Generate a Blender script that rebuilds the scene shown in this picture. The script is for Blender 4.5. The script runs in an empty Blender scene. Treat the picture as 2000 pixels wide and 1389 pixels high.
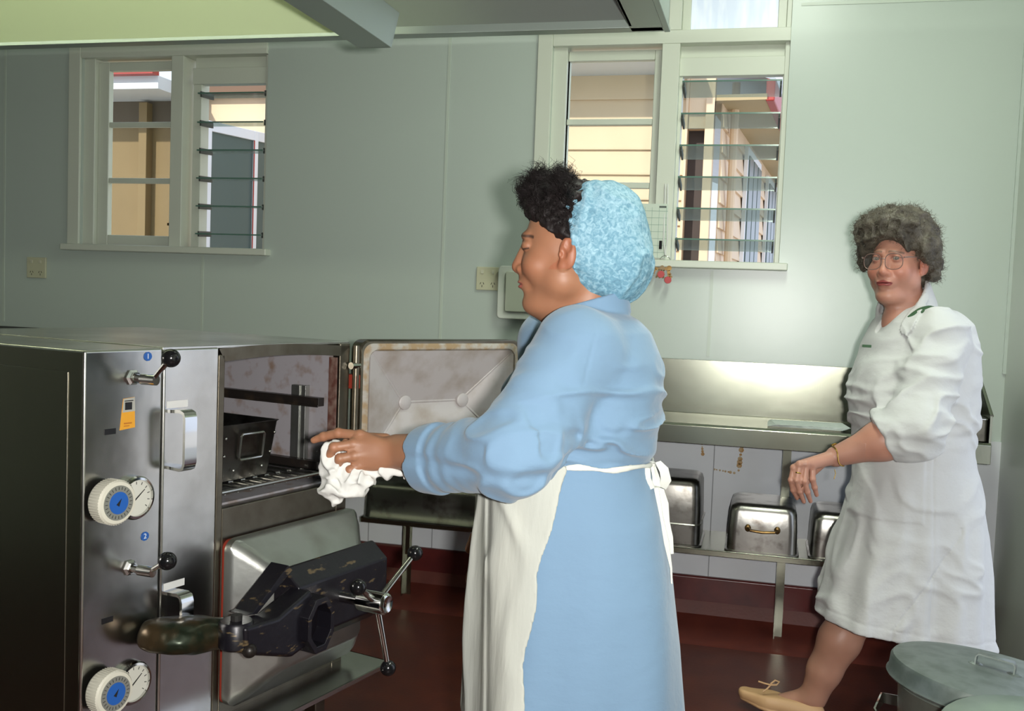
import bpy, bmesh, math, random
import numpy as np
import openvdb
from mathutils import Vector, Matrix
random.seed(7)
rng = np.random.default_rng(7)
sc = bpy.context.scene
COL = sc.collection

# ------------------------------------------------------------------ camera
CAM_H = 1.36; FPX = 1956.0
YAW, PITCH, ROLL = [math.radians(v) for v in (14.07, 3.35, 2.16)]
FW = np.array([-math.sin(YAW)*math.cos(PITCH), math.cos(YAW)*math.cos(PITCH), -math.sin(PITCH)])
_r = np.array([math.cos(YAW), math.sin(YAW), 0.]); _u = np.cross(_r, FW)
RT = math.cos(ROLL)*_r+math.sin(ROLL)*_u; UP = -math.sin(ROLL)*_r+math.cos(ROLL)*_u
CP = np.array([0, 0, CAM_H])
def ray(x, y): return FW+(x-1000)/FPX*RT-(y-694.5)/FPX*UP
def at(x, y, d): return CP+d*ray(x, y)
def ony(x, y, Y): v = ray(x, y); return CP+v*Y/v[1]
def onz(x, y, z): v = ray(x, y); return CP+v*(z-CAM_H)/v[2]
cam = bpy.data.cameras.new('camera'); co = bpy.data.objects.new('camera', cam); COL.objects.link(co)
M = Matrix.Identity(4)
for i in range(3):
    M[i][0] = RT[i]; M[i][1] = UP[i]; M[i][2] = -FW[i]; M[i][3] = CP[i]
co.matrix_world = M
cam.sensor_width = 36; cam.lens = FPX/2000*36; cam.clip_start = .02; cam.clip_end = 300
sc.camera = co

# ------------------------------------------------------------------ materials
def mat(name, col, rough=.5, metal=0., bump=None, spec=None, coat=0, sheen=0, noise=None, aniso=0, alpha=None, bumpdist=.002, vcol=False, emit=None, trans=0, sss=0):
    m = bpy.data.materials.new(name); m.use_nodes = True
    nt = m.node_tree; b = nt.nodes['Principled BSDF']; N = nt.nodes.new; L = nt.links.new
    b.inputs['Base Color'].default_value = (*col, 1); b.inputs['Roughness'].default_value = rough
    b.inputs['Metallic'].default_value = metal
    if spec is not None: b.inputs['Specular IOR Level'].default_value = spec
    if coat: b.inputs['Coat Weight'].default_value = coat; b.inputs['Coat Roughness'].default_value = .15
    if sheen: b.inputs['Sheen Weight'].default_value = sheen
    if sss:
        b.inputs['Subsurface Weight'].default_value = sss; b.inputs['Subsurface Radius'].default_value = (.012, .005, .003)
        b.inputs['Subsurface Scale'].default_value = 1
    if aniso: b.inputs['Anisotropic'].default_value = aniso
    if trans: b.inputs['Transmission Weight'].default_value = trans
    if emit: b.inputs['Emission Color'].default_value = (*emit[0], 1); b.inputs['Emission Strength'].default_value = emit[1]
    tc = N('ShaderNodeTexCoord')
    src = None
    if vcol:
        a = N('ShaderNodeAttribute'); a.attribute_name = 'Col'; L(a.outputs['Color'], b.inputs['Base Color']); src = a.outputs['Color']
    if noise:   # (scale, colour2, lo, hi, stretch)
        n = N('ShaderNodeTexNoise'); n.inputs['Scale'].default_value = noise[0]; n.inputs['Detail'].default_value = 6
        mp = N('ShaderNodeMapping'); mp.inputs['Scale'].default_value = noise[4] if len(noise) > 4 else (1, 1, 1)
        L(tc.outputs['Object'], mp.inputs['Vector']); L(mp.outputs['Vector'], n.inputs['Vector'])
        r = N('ShaderNodeMapRange'); r.inputs['From Min'].default_value = noise[2]; r.inputs['From Max'].default_value = noise[3]
        L(n.outputs['Fac'], r.inputs['Value'])
        mx = N('ShaderNodeMix'); mx.data_type = 'RGBA'
        mx.inputs['A'].default_value = (*col, 1); mx.inputs['B'].default_value = (*noise[1], 1)
        if src: L(src, mx.inputs['A'])
        L(r.outputs['Result'], mx.inputs['Factor']); L(mx.outputs['Result'], b.inputs['Base Color'])
    if bump:    # list of (scale, strength, stretch)
        prev = None
        for s in bump:
            n = N('ShaderNodeTexNoise'); n.inputs['Scale'].default_value = s[0]; n.inputs['Detail'].default_value = 4
            mp = N('ShaderNodeMapping'); mp.inputs['Scale'].default_value = s[2] if len(s) > 2 else (1, 1, 1)
            L(tc.outputs['Object'], mp.inputs['Vector']); L(mp.outputs['Vector'], n.inputs['Vector'])
            bp = N('ShaderNodeBump'); bp.inputs['Strength'].default_value = s[1]; bp.inputs['Distance'].default_value = s[3] if len(s) > 3 else bumpdist
            L(n.outputs['Fac'], bp.inputs['Height'])
            if prev: L(prev.outputs['Normal'], bp.inputs['Normal'])
            prev = bp
        L(prev.outputs['Normal'], b.inputs['Normal'])
    return m
def glass(name, tint=(1, 1, 1), refl=.12, dust=.1, rough=.02, dcol=(.6, .65, .62)):
    m = bpy.data.materials.new(name); m.use_nodes = True; nt = m.node_tree; nt.nodes.clear(); N = nt.nodes.new; L = nt.links.new
    t = N('ShaderNodeBsdfTransparent'); t.inputs['Color'].default_value = (*tint, 1)
    g = N('ShaderNodeBsdfGlossy'); g.inputs['Roughness'].default_value = rough
    d = N('ShaderNodeBsdfDiffuse'); d.inputs['Color'].default_value = (*dcol, 1)
    a = N('ShaderNodeMixShader'); a.inputs[0].default_value = refl; c = N('ShaderNodeMixShader'); c.inputs[0].default_value = dust
    L(t.outputs[0], a.inputs[1]); L(g.outputs[0], a.inputs[2]); L(a.outputs[0], c.inputs[1]); L(d.outputs[0], c.inputs[2])
    o = N('ShaderNodeOutputMaterial'); L(c.outputs[0], o.inputs[0]); return m

# ------------------------------------------------------------------ mesh builder
def link(o, parent=None):
    COL.objects.link(o)
    if parent is not None: o.parent = parent
    return o
def tag(o, label=None, cat=None, group=None, kind=None):
    if label: o['label'] = label
    if cat: o['category'] = cat
    if group: o['group'] = group
    if kind: o['kind'] = kind
    return o
def empty(name, loc=(0, 0, 0), rz=0., label=None, cat=None, group=None):
    o = bpy.data.objects.new(name, None); o.location = loc; o.rotation_euler = (0, 0, rz); o.empty_display_size = .05
    link(o); return tag(o, label, cat, group)
def V(*a): return Vector(a)
class MB:
    def __init__(s): s.bm = bmesh.new()
    def box(s, x0, x1, y0, y1, z0, z1, mtx=None):
        vs = [s.bm.verts.new(((x0, x1)[i & 1], (y0, y1)[(i >> 1) & 1], (z0, z1)[i >> 2])) for i in range(8)]
        for f in ((0, 2, 3, 1), (4, 5, 7, 6), (0, 1, 5, 4), (2, 6, 7, 3), (0, 4, 6, 2), (1, 3, 7, 5)): s.bm.faces.new([vs[i] for i in f])
        if mtx: bmesh.ops.transform(s.bm, matrix=mtx, verts=vs)
        return s
    def prism(s, pts, h0, h1, axis='z', mtx=None):
        def P(p, h): return {'z': (p[0], p[1], h), 'y': (p[0], h, p[1]), 'x': (h, p[0], p[1])}[axis]
        a = [s.bm.verts.new(P(p, h0)) for p in pts]; b = [s.bm.verts.new(P(p, h1)) for p in pts]; n = len(pts)
        s.bm.faces.new(a[::-1]); s.bm.faces.new(b)
        for i in range(n): s.bm.faces.new((a[i], a[(i+1) % n], b[(i+1) % n], b[i]))
        if mtx: bmesh.ops.transform(s.bm, matrix=mtx, verts=a+b)
        return s
    def rings(s, rings, cap=True, close=True):
        R = [[s.bm.verts.new(p) for p in r] for r in rings]; n = len(R[0])
        for A, B in zip(R, R[1:]):
            for i in range(n if close else n-1): s.bm.faces.new((A[i], A[(i+1) % n], B[(i+1) % n], B[i]))
        if cap and close: s.bm.faces.new(R[0][::-1]); s.bm.faces.new(R[-1])
        return s
    def tube(s, pts, r, n=10, cap=True):
        pts = [Vector(p) for p in pts]; rr = r if isinstance(r, (list, tuple)) else [r]*len(pts)
        t0 = (pts[1]-pts[0]).normalized(); up = Vector((0, 0, 1)) if abs(t0.z) < .9 else Vector((1, 0, 0))
        nrm = t0.cross(up).normalized(); out = []
        for i, p in enumerate(pts):
            t = (pts[min(i+1, len(pts)-1)]-pts[max(i-1, 0)]).normalized()
            nrm = (nrm-t*nrm.dot(t)).normalized(); b = t.cross(nrm)
            out.append([p+(nrm*math.cos(2*math.pi*k/n)+b*math.sin(2*math.pi*k/n))*rr[i] for k in range(n)])
        return s.rings(out, cap)
    def ribbon(s, pts, side, w, th=.001):
        pts = [Vector(p) for p in pts]; side = Vector(side).normalized(); out = []
        for i, p in enumerate(pts):
            t = (pts[min(i+1, len(pts)-1)]-pts[max(i-1, 0)]).normalized(); sd = (side-t*side.dot(t)).normalized(); n = t.cross(sd)
            ww = w[i] if isinstance(w, (list, tuple)) else w
            out.append([p+sd*ww/2+n*th, p-sd*ww/2+n*th, p-sd*ww/2-n*th, p+sd*ww/2-n*th])
        return s.rings(out)
    def lathe(s, prof, c=(0, 0, 0), axis=(0, 0, 1), n=32, cap=True):
        ax = Vector(axis).normalized(); q = Vector((0, 0, 1)).rotation_difference(ax); c = Vector(c)
        return s.rings([[c+q @ Vector((r*math.cos(2*math.pi*k/n), r*math.sin(2*math.pi*k/n), h)) for k in range(n)] for r, h in prof], cap)
    def sphere(s, c, r, n=16):
        m = Matrix.Translation(c) @ Matrix.Diagonal((*((r,)*3 if not isinstance(r, (tuple, list)) else r), 1))
        bmesh.ops.create_uvsphere(s.bm, u_segments=n*2, v_segments=n, radius=1, matrix=m); return s
    def build(s, name, m, parent=None, smooth=False, bevel=0, seg=2, kind=None, angle=35):
        me = bpy.data.meshes.new(name); bmesh.ops.recalc_face_normals(s.bm, faces=s.bm.faces[:]); s.bm.to_mesh(me); s.bm.free()
        for mm in (m if isinstance(m, (list, tuple)) else [m]): me.materials.append(mm)
        if smooth or bevel:
            for p in me.polygons: p.use_smooth = True
            me.set_sharp_from_angle(angle=math.radians(angle))
        o = bpy.data.objects.new(name, me); link(o, parent)
        if bevel:
            b = o.modifiers.new('b', 'BEVEL'); b.width = bevel; b.segments = seg; b.limit_method = 'ANGLE'; b.harden_normals = True
        if kind: o['kind'] = kind
        return o
def rbox_pts(x0, x1, z0, z1, r, n=6):
    out = []
    for cx, cz, a0 in ((x1-r, z1-r, 0), (x0+r, z1-r, 90), (x0+r, z0+r, 180), (x1-r, z0+r, 270)):
        for k in range(n+1):
            a = math.radians(a0+90*k/n); out.append((cx+r*math.cos(a), cz+r*math.sin(a)))
    return out
def text(body, size, m, loc, rot, parent, name='lettering', ext=.0004, label=None):
    c = bpy.data.curves.new(name, 'FONT'); c.body = body; c.size = size; c.extrude = ext; c.align_x = 'CENTER'; c.align_y = 'CENTER'
    t = bpy.data.objects.new('tmp', c); COL.objects.link(t); bpy.context.view_layer.update()
    me = bpy.data.meshes.new_from_object(t.evaluated_get(bpy.context.evaluated_depsgraph_get())); bpy.data.objects.remove(t); me.materials.clear(); me.materials.append(m)
    o = bpy.data.objects.new(name, me); link(o, parent); o.location = loc; o.rotation_euler = rot
    return o

# ------------------------------------------------------------------ signed-distance modelling
def smin(a, b, k): h = np.clip(.5+.5*(b-a)/k, 0, 1); return b*(1-h)+a*h-k*h*(1-h)
def smax(a, b, k): return -smin(-a, -b, k)
def cone(P, a, b, ra, rb):
    a = np.asarray(a, np.float32); b = np.asarray(b, np.float32); ba = b-a; pa = P-a
    h = np.clip(pa @ ba/(ba @ ba), 0, 1); return np.linalg.norm(pa-h[:, None]*ba, axis=1)-(ra+(rb-ra)*h)
def sph(P, c, r): return np.linalg.norm(P-np.asarray(c, np.float32), axis=1)-r
def ell(P, c, r, R=None):
    q = P-np.asarray(c, np.float32)
    if R is not None: q = q @ np.asarray(R, np.float32)
    r = np.asarray(r, np.float32); k0 = np.linalg.norm(q/r, axis=1); k1 = np.linalg.norm(q/(r*r), axis=1)+1e-9
    return k0*(k0-1)/k1
def vnoise(P, seed=0):
    P = P+seed*17.31; I = np.floor(P).astype(np.int64); F = P-I; F = F*F*(3-2*F)
    def h(i, j, k):
        n = (i*73856093) ^ (j*19349663) ^ (k*83492791); n = (n ^ (n >> 13))*1274126177; return ((n ^ (n >> 16)) & 0xffff).astype(np.float32)/32767.5-1
    x, y, z = I[:, 0], I[:, 1], I[:, 2]; fx, fy, fz = F[:, 0], F[:, 1], F[:, 2]
    def lx(j, k): return h(x, j, k)*(1-fx)+h(x+1, j, k)*fx
    return (lx(y, z)*(1-fy)+lx(y+1, z)*fy)*(1-fz)+(lx(y, z+1)*(1-fy)+lx(y+1, z+1)*fy)*fz
def sdf_arrays(fn, lo, hi, h, warn=''):
    lo = np.array(lo, float); hi = np.array(hi, float); B = 8
    nb = np.ceil((hi-lo)/(h*B)).astype(int)+1; dims = nb*B
    g = [lo[i]+(np.arange(nb[i])*B+B/2-.5)*h for i in range(3)]
    C = np.stack(np.meshgrid(*g, indexing='ij'), -1).reshape(-1, 3).astype(np.float32)
    d = fn(C); rad = h*B*.87
    near = np.where(np.abs(d) < rad*1.6+.003)[0]
    A = np.repeat(np.repeat(np.repeat(d.reshape(nb), B, 0), B, 1), B, 2).astype(np.float32)
    o = (np.arange(B)-B/2+.5)*h
    off = np.stack(np.meshgrid(o, o, o, indexing='ij'), -1).reshape(-1, 3).astype(np.float32)
    for s in range(0, len(near), 1200):
        idx = near[s:s+1200]; P = (C[idx][:, None, :]+off[None]).reshape(-1, 3); v = fn(P).reshape(-1, B, B, B)
        I, J, K = np.unravel_index(idx, nb)
        for n_, (i, j, k) in enumerate(zip(I, J, K)): A[i*B:i*B+B, j*B:j*B+B, k*B:k*B+B] = v[n_]
    A[0] = A[-1] = 1; A[:, 0] = A[:, -1] = 1; A[:, :, 0] = A[:, :, -1] = 1
    gr = openvdb.FloatGrid(1.0); gr.copyFromArray(A)
    pts, tris, quads = gr.convertToPolygons(0.0, 0.0)
    return pts*h+lo, quads
def sdf_obj(name, fn, regions, m, parent=None, colfn=None, smooth_it=0, ret=False, quadm=None):
    VV, QQ, n = [], [], 0
    for lo, hi, h in regions:
        p, q = sdf_arrays(fn, lo, hi, h); VV.append(p); QQ.append(q.astype(np.int64)+n); n += len(p)
    Vt = np.concatenate(VV); Q = np.concatenate(QQ)
    a, b, c, e = (Vt[Q[:, i]] for i in range(4))
    vol = np.einsum('ij,ij->i', a, np.cross(b, c)).sum()+np.einsum('ij,ij->i', a, np.cross(c, e)).sum()
    if vol < 0: Q = Q[:, ::-1]
    me = bpy.data.meshes.new(name); me.vertices.add(len(Vt)); me.vertices.foreach_set('co', Vt.astype(np.float32).ravel())
    me.loops.add(Q.size); me.loops.foreach_set('vertex_index', Q.astype(np.int32).ravel())
    me.polygons.add(len(Q)); me.polygons.foreach_set('loop_start', np.arange(0, Q.size, 4, dtype=np.int32))
    me.update(calc_edges=True); me.validate(); me.polygons.foreach_set('use_smooth', [True]*len(me.polygons))
    for mm in (m if isinstance(m, (list, tuple)) else [m]): me.materials.append(mm)
    if quadm is not None:
        cen = Vt[Q].mean(1).astype(np.float32); me.polygons.foreach_set('material_index', quadm(cen).astype(np.int32))
    if colfn is not None:
        c = np.ones((len(Vt), 4), np.float32); c[:, :3] = colfn(Vt.astype(np.float32))
        at_ = me.color_attributes.new('Col', 'FLOAT_COLOR', 'POINT'); at_.data.foreach_set('color', c.ravel())
    o = bpy.data.objects.new(name, me); link(o, parent)
    if smooth_it:
        s = o.modifiers.new('s', 'SMOOTH'); s.factor = .5; s.iterations = smooth_it
    return (o, Vt, Q) if ret else o
def loft(P, zs, tab, p=2.0):
    """tab columns: centre a, centre b, radius a, radius b over zs (ascending); P in local (a,b,z)"""
    z = P[:, 2]; ca, cb, ra, rb = (np.interp(z, zs, [t[i] for t in tab]) for i in range(4))
    q = (np.abs((P[:, 0]-ca)/ra)**p+np.abs((P[:, 1]-cb)/rb)**p)**(1/p)
    return ((q-1)*np.minimum(ra, rb)).astype(np.float32)
def strands(name, roots, dirs, length, m, parent, r=.0006, seg=7, curl=.004, turns=1.5, grav=0., bend=.5, seed=1):
    g = np.random.default_rng(seed); n = len(roots); L = length*(.6+.8*g.random(n)) if np.isscalar(length) else length
    dirs = dirs/np.linalg.norm(dirs, axis=1, keepdims=True)
    side = np.cross(dirs, g.normal(size=(n, 3))); side /= np.linalg.norm(side, axis=1, keepdims=True); up2 = np.cross(dirs, side)
    ph = g.random(n)*6.28; tn = turns*(.6+.8*g.random(n)); bd = side*bend*g.random((n, 1)); pts = []
    for s in range(seg+1):
        t = s/seg; c = curl*min(1, t*2)
        p = roots+dirs*(L*t)[:, None]+bd*(L*t*t)[:, None]+np.array([0, 0, -grav])*(L*t*t)[:, None]
        p = p+side*(c*np.cos(ph+tn*6.28*t))[:, None]+up2*(c*np.sin(ph+tn*6.28*t))[:, None]; pts.append(p)
    pts = np.stack(pts, 1); K = 3; rad = r*(1-np.linspace(0, 1, seg+1)**2*.8)
    ang = np.arange(K)*2*np.pi/K
    ringoff = side[:, None, None, :]*np.cos(ang)[None, None, :, None]+up2[:, None, None, :]*np.sin(ang)[None, None, :, None]
    Vt = (pts[:, :, None, :]+ringoff*rad[None, :, None, None]).reshape(-1, 3)
    idx = np.arange(n*(seg+1)*K).reshape(n, seg+1, K); a = idx[:, :-1]; b = idx[:, 1:]
    Q = np.stack([a, np.roll(a, -1, 2), np.roll(b, -1, 2), b], -1).reshape(-1, 4)
    return Vt, Q
def quads_obj(name, VV, QQ, m, parent):
    n = 0; Q = []
    for v, q in zip(VV, QQ): Q.append(q+n); n += len(v)
    Vt = np.concatenate(VV); Q = np.concatenate(Q)
    me = bpy.data.meshes.new(name); me.vertices.add(len(Vt)); me.vertices.foreach_set('co', Vt.astype(np.float32).ravel())
    me.loops.add(Q.size); me.loops.foreach_set('vertex_index', Q.astype(np.int32).ravel())
    me.polygons.add(len(Q)); me.polygons.foreach_set('loop_start', np.arange(0, Q.size, 4, dtype=np.int32))
    me.update(calc_edges=True); me.polygons.foreach_set('use_smooth', [True]*len(Q)); me.materials.append(m)
    o = bpy.data.objects.new(name, me); return link(o, parent)
# ================================================================== materials
WALLC = (.475, .545, .49)
m_wall = mat('wall_paint', WALLC, .30, spec=.55, bump=[(3, .05, (1, 1, 1), .02), (250, .06)])
m_trim = mat('trim_paint', (.62, .66, .56), .35, bump=[(40, .05)])
m_tile = mat('white_tile', (.68, .71, .73), .25, noise=(3, (.60, .63, .66), .4, .7))
m_skirt = mat('maroon_paint', (.105, .018, .016), .3, noise=(9, (.07, .012, .012), .4, .65), bump=[(60, .15)])
m_floor = mat('red_floor', (.085, .020, .011), .42, noise=(7, (.06, .014, .009), .35, .65), bump=[(90, .2)])
m_floor2 = mat('red_kerb', (.12, .024, .014), .5, noise=(11, (.09, .018, .012), .35, .7), bump=[(90, .2)])
m_ceil = mat('ceiling_paint', (.7, .72, .66), .6)
m_steel = mat('brushed_steel', (.50, .50, .46), .27, 1., bump=[(30, .05, (1, 1, 30)), (4, .08, (1, 1, 1), .01)], noise=(5, (.42, .42, .38), .4, .65))
m_bench = mat('bench_steel', (.33, .34, .27), .20, 1., bump=[(40, .04, (30, 1, 1)), (2.5, .10, (1, 1, 1), .01)], noise=(4, (.29, .30, .24), .4, .65))
m_hood = mat('hood_steel', (.40, .46, .42), .38, .75, bump=[(5, .10, (1, 1, 1), .01)])
m_pan = mat('pan_aluminium', (.42, .41, .38), .30, 1., bump=[(14, .2, (1, 1, 1), .004), (60, .1)], noise=(16, (.16, .14, .12), .5, .72))
m_pand = mat('pan_dark', (.17, .165, .15), .32, 1., bump=[(14, .2, (1, 1, 1), .004)], noise=(16, (.08, .07, .06), .5, .7))
m_brass = mat('old_brass', (.25, .16, .06), .4, 1., noise=(30, (.12, .07, .03), .4, .7))
m_black = mat('black_bakelite', (.008, .008, .009), .16)
m_chrome = mat('chrome', (.62, .62, .60), .12, 1.)
m_rubber = mat('dark_gap', (.010, .009, .008), .7)
# ================================================================== room shell
WY = 4.30
XR = .93; XL = -4.6; YB = -2.6; ZC = 3.15
o1 = (-3.30, -2.30); o2 = (-.945, .045); zb, zt = 1.54, 2.94
mb = MB()
for x0, x1, z0, z1 in ((XL, o1[0], .23, ZC), (o1[1], o2[0], .23, ZC), (o2[1], XR, .23, ZC), (o1[0], o1[1], .23, zb), (o2[0], o2[1], .23, zb), (o1[0], o1[1], zt, ZC), (o2[0], o2[1], zt, ZC)):
    mb.box(x0, x1, WY, WY+.12, z0, z1)
bmesh.ops.remove_doubles(mb.bm, verts=mb.bm.verts, dist=1e-5)
mb.build('wall_back', m_wall, kind='structure')
# tiled lower strip behind the bench + skirting
mb = MB(); mb.box(XL, XR, WY-.012, WY+.12, .205, .86)
mb.build('wall_tiled_back', m_tile, kind='structure')
mb = MB()
for k in range(18): mb.box(XL+.31*k+.08, XL+.31*k+.084, WY-.0135, WY-.011, .205, .86)
mb.build('trim_tile_joints', mat('grout', (.30, .31, .32), .8), kind='structure')
MB().box(XL, XR, WY-.03, WY+.12, 0, .205).build('baseboard_back', m_skirt, bevel=.01, kind='structure')
mb = MB(); mb.prism([(WY-.03, 0), (WY-.03, .10), (WY-.055, .05), (WY-.12, .018), (WY-.28, .004), (WY-.30, 0)], XL, XR, 'x')
mb.build('trim_floor_cove', m_floor2, smooth=True, kind='structure')
MB().box(XL-.1, XR+.1, YB-.1, WY+.12, -.1, 0).build('floor', m_floor, kind='structure')
MB().box(XL-.1, XR+.1, YB-.1, WY+.12, ZC, ZC+.1).build('ceiling', m_ceil, kind='structure')
MB().box(XL-.1, XL, YB-.1, WY+.12, 0, ZC).build('wall_left', m_wall, kind='structure')
MB().box(XR, XR+.1, YB-.1, 2.5, 0, ZC).box(XR, XR+.1, 3.7, WY+.12, 0, ZC).box(XR, XR+.1, 2.5, 3.7, 2.15, ZC).build('wall_right', mat('wall_paint_right', (.52, .57, .50), .3, bump=[(3, .04, (1, 1, 1), .02)]), kind='structure')
mb = MB()
mb.box(XL-.1, .2, YB-.1, YB, 0, ZC); mb.box(.2, .85, YB-.1, YB, 0, .5); mb.box(.2, .85, YB-.1, YB, 2.1, ZC); mb.box(.85, XR+.1, YB-.1, YB, 0, ZC)
mb.build('wall_front', mat('wall_front_dark', (.09, .105, .07), .5), kind='structure')  # unseen wall, coloured dark so the splashback reflects less light
def plain_window(n, X0, X1, Y0, Y1, z0, z1, ax):
    f = MB(); t = .05
    for a, b, c, d in ((0, t, 0, 1), (1, -t, 0, 1)): pass
    if ax == 'x':
        f.box(X0, X1, Y0, Y0+t, z0, z1).box(X0, X1, Y1-t, Y1, z0, z1).box(X0, X1, Y0+t, Y1-t, z0, z0+t).box(X0, X1, Y0+t, Y1-t, z1-t, z1).box(X0+.02, X1-.02, (Y0+Y1)/2-.02, (Y0+Y1)/2+.02, z0+t, z1-t)
        o = f.build('window_%d' % n, m_trim, kind='structure'); MB().box(X0+.04, X0+.045, Y0+t, Y1-t, z0+t, z1-t).build('pane', g_pane, o)
    else:
        f.box(X0, X0+t, Y0, Y1, z0, z1).box(X1-t, X1, Y0, Y1, z0, z1).box(X0+t, X1-t, Y0, Y1, z0, z0+t).box(X0+t, X1-t, Y0, Y1, z1-t, z1)
        o = f.build('window_%d' % n, m_trim, kind='structure'); MB().box(X0+t, X1-t, Y0+.04, Y0+.045, z0+t, z1-t).build('pane', g_pane, o)
g_pane = glass('window_glass', (.97, .99, .97), .04, .01)
MB().box(XR-.01, XR+.1, 2.5, 2.55, 0, 2.15).box(XR-.01, XR+.1, 3.65, 3.7, 0, 2.15).box(XR-.01, XR+.1, 2.55, 3.65, 2.1, 2.15).build('door_1', m_trim, kind='structure')
plain_window(4, .2, .85, YB-.1, YB, .5, 2.1, 'y')
# panel joint strips on the back wall
mb = MB()
for x in (-3.745, -2.619, -1.415, -.224):
    segs = [(1.14, ZC)]
    if o1[0] < x < o1[1] or o2[0] < x < o2[1]: segs = [(1.14, 1.50), (zt+.05, ZC)]
    for z0, z1 in segs: mb.box(x-.006, x+.006, WY-.003, WY+.002, z0, z1)
mb.box(.08, XR, WY-.003, WY+.002, 2.585, 2.597)
mb.build('trim_wall_joints', mat('joint_paint', (.50, .57, .49), .35), kind='structure')
mb = MB().box(XR-.012, XR+.0, WY-.012, WY, 1.13, ZC).build('trim_corner', m_wall, kind='structure')
# ================================================================== windows
g_pane = glass('window_glass', (.97, .99, .97), .04, .01)
g_blade = glass('louvre_glass', (.80, .86, .82), .10, .22, .1, (.60, .66, .66))
g_edge = mat('glass_edge', (.10, .19, .15), .2)
g_obsc = mat('glowing_obscure_glass', (.55, .62, .72), .35, noise=(6, (.72, .76, .80), .4, .6, (3, 1, .6)), emit=((.7, .78, .95), .25))  # opaque pane; faint emission stands in for daylight behind it
def window(n, X0, X1, tilt, lx, gx, hx):
    """X0,X1 opening; gx = casement glass (x0,x1); lx = louvre opening; hx = mullion"""
    W = MB(); Y0 = WY-.012; Y1 = WY+.12
    fr = MB()
    fr.box(X0-.004, X0+.06, Y0+.03, Y1, zb, zt)                       # jamb lining
    fr.box(X1-.02, X1+.0, Y0+.03, Y1, zb, zt)
    fr.box(X0, X1, Y0, Y1, 2.445, 2.50)                               # transom rail
    fr.box(hx[0], hx[1], Y0, Y1, zb, 2.445)                           # mullion
    fr.box(hx[0], hx[1], Y0, Y1, 2.50, zt)
    fr.box(X0, X1, Y0, Y1, zt-.03, zt)
    o = fr.build('window_%d' % n, m_trim, bevel=.003, kind='structure')
    MB().box(X0-.065, X0, WY-.016, WY, zb, zt+.03).box(X0-.065, X1+.03, WY-.016, WY, zt, zt+.04).build('casing', m_trim, o, bevel=.003)
    MB().box(X0-.08, X1+.035, WY-.05, WY+.10, zb-.032, zb).build('sill', m_trim, o, bevel=.006)
    # casement sash
    a, b = gx; s0 = X0+.06; s1 = hx[0]; ys = WY+.045
    sash = MB()
    sash.box(s0, a, ys, ys+.035, zb, 2.435).box(b, s1, ys, ys+.035, zb, 2.435)
    sash.box(a, b, ys, ys+.035, zb, 1.592).box(a, b, ys, ys+.035, 2.392, 2.435)
    for z in (1.86, 2.132): sash.box(a, b, ys+.006, ys+.03, z-.013, z+.013)
    sa = sash.build('sash', m_trim, o, bevel=.004)
    pn = MB().box(a-.005, b+.005, ys+.015, ys+.019, 1.585, 2.40).build('pane', g_pane, sa)
    MB().box(hx[0]-.030, hx[0]+.02, ys-.025, ys-.006, 1.642, 1.655).tube([(hx[0]-.01, ys, 1.648), (hx[0]-.01, ys-.02, 1.648)], .006).build('catch', m_brass, sa, bevel=.002)
    # louvre gallery
    l0, l1 = lx; yl = WY+.07
    MB().box(l0-.045, l1+.02, WY+.02, WY+.07, 2.315, 2.392).box(l0-.045, l1+.02, WY+.045, WY+.11, 2.38, 2.446).build('head_board', m_trim, o, bevel=.003)
    MB().box(l0-.045, l0-.002, WY+.03, WY+.10, zb, 2.35).box(l1+.002, X1-.018, WY+.03, WY+.10, zb, 2.35).build('louvre_channel', m_trim, o, bevel=.002)
    zs = [2.272, 2.136, 2.005, 1.873, 1.741, 1.609] if n == 1 else [2.27, 2.137, 2.005, 1.873, 1.742, 1.613]
    for z in zs:
        mt = Matrix.Translation((0, yl, z)) @ Matrix.Rotation(math.radians(-tilt), 4, 'X')
        bl = MB().box(l0, l1, -.075, .075, -.003, .003, mt).build('louvre_blade', g_blade, o)
        MB().box(l0, l1, -.0768, -.075, -.0033, .0033, mt).build('blade_edge', g_edge, bl)
        br = MB()
        for x in (l0, l1-.008): br.box(x, x+.008, -.055, .055, -.014, .012, mt)
        br.build('blade_clip', mat('clip_grey', (.06, .07, .06), .5) if 'clip_grey' not in bpy.data.materials else bpy.data.materials['clip_grey'], bl)
    # transom lights above
    for xa, xb in ((X0+.06, hx[0]), (hx[1], X1-.02)):
        t = MB(); t.box(xa, xa+.035, WY+.03, WY+.07, 2.50, zt-.03).box(xb-.035, xb, WY+.03, WY+.07, 2.50, zt-.03).box(xa+.035, xb-.035, WY+.03, WY+.07, zt-.06, zt-.03).box(xa+.035, xb-.035, WY+.03, WY+.07, 2.50, 2.512)
        ts = t.build('transom_sash', m_trim, o, bevel=.003)
        MB().box(xa+.035, xb-.035, WY+.045, WY+.05, 2.512, zt-.06).build('transom_pane', g_obsc if n == 2 else g_pane, ts)
    return o
window(1, o1[0], o1[1], -3, (-2.66, -2.315), (-3.18, -2.83), (-2.80, -2.735))
window(2, o2[0], o2[1], 14, (-.385, .020), (-.885, -.51), (-.475, -.40))
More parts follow.
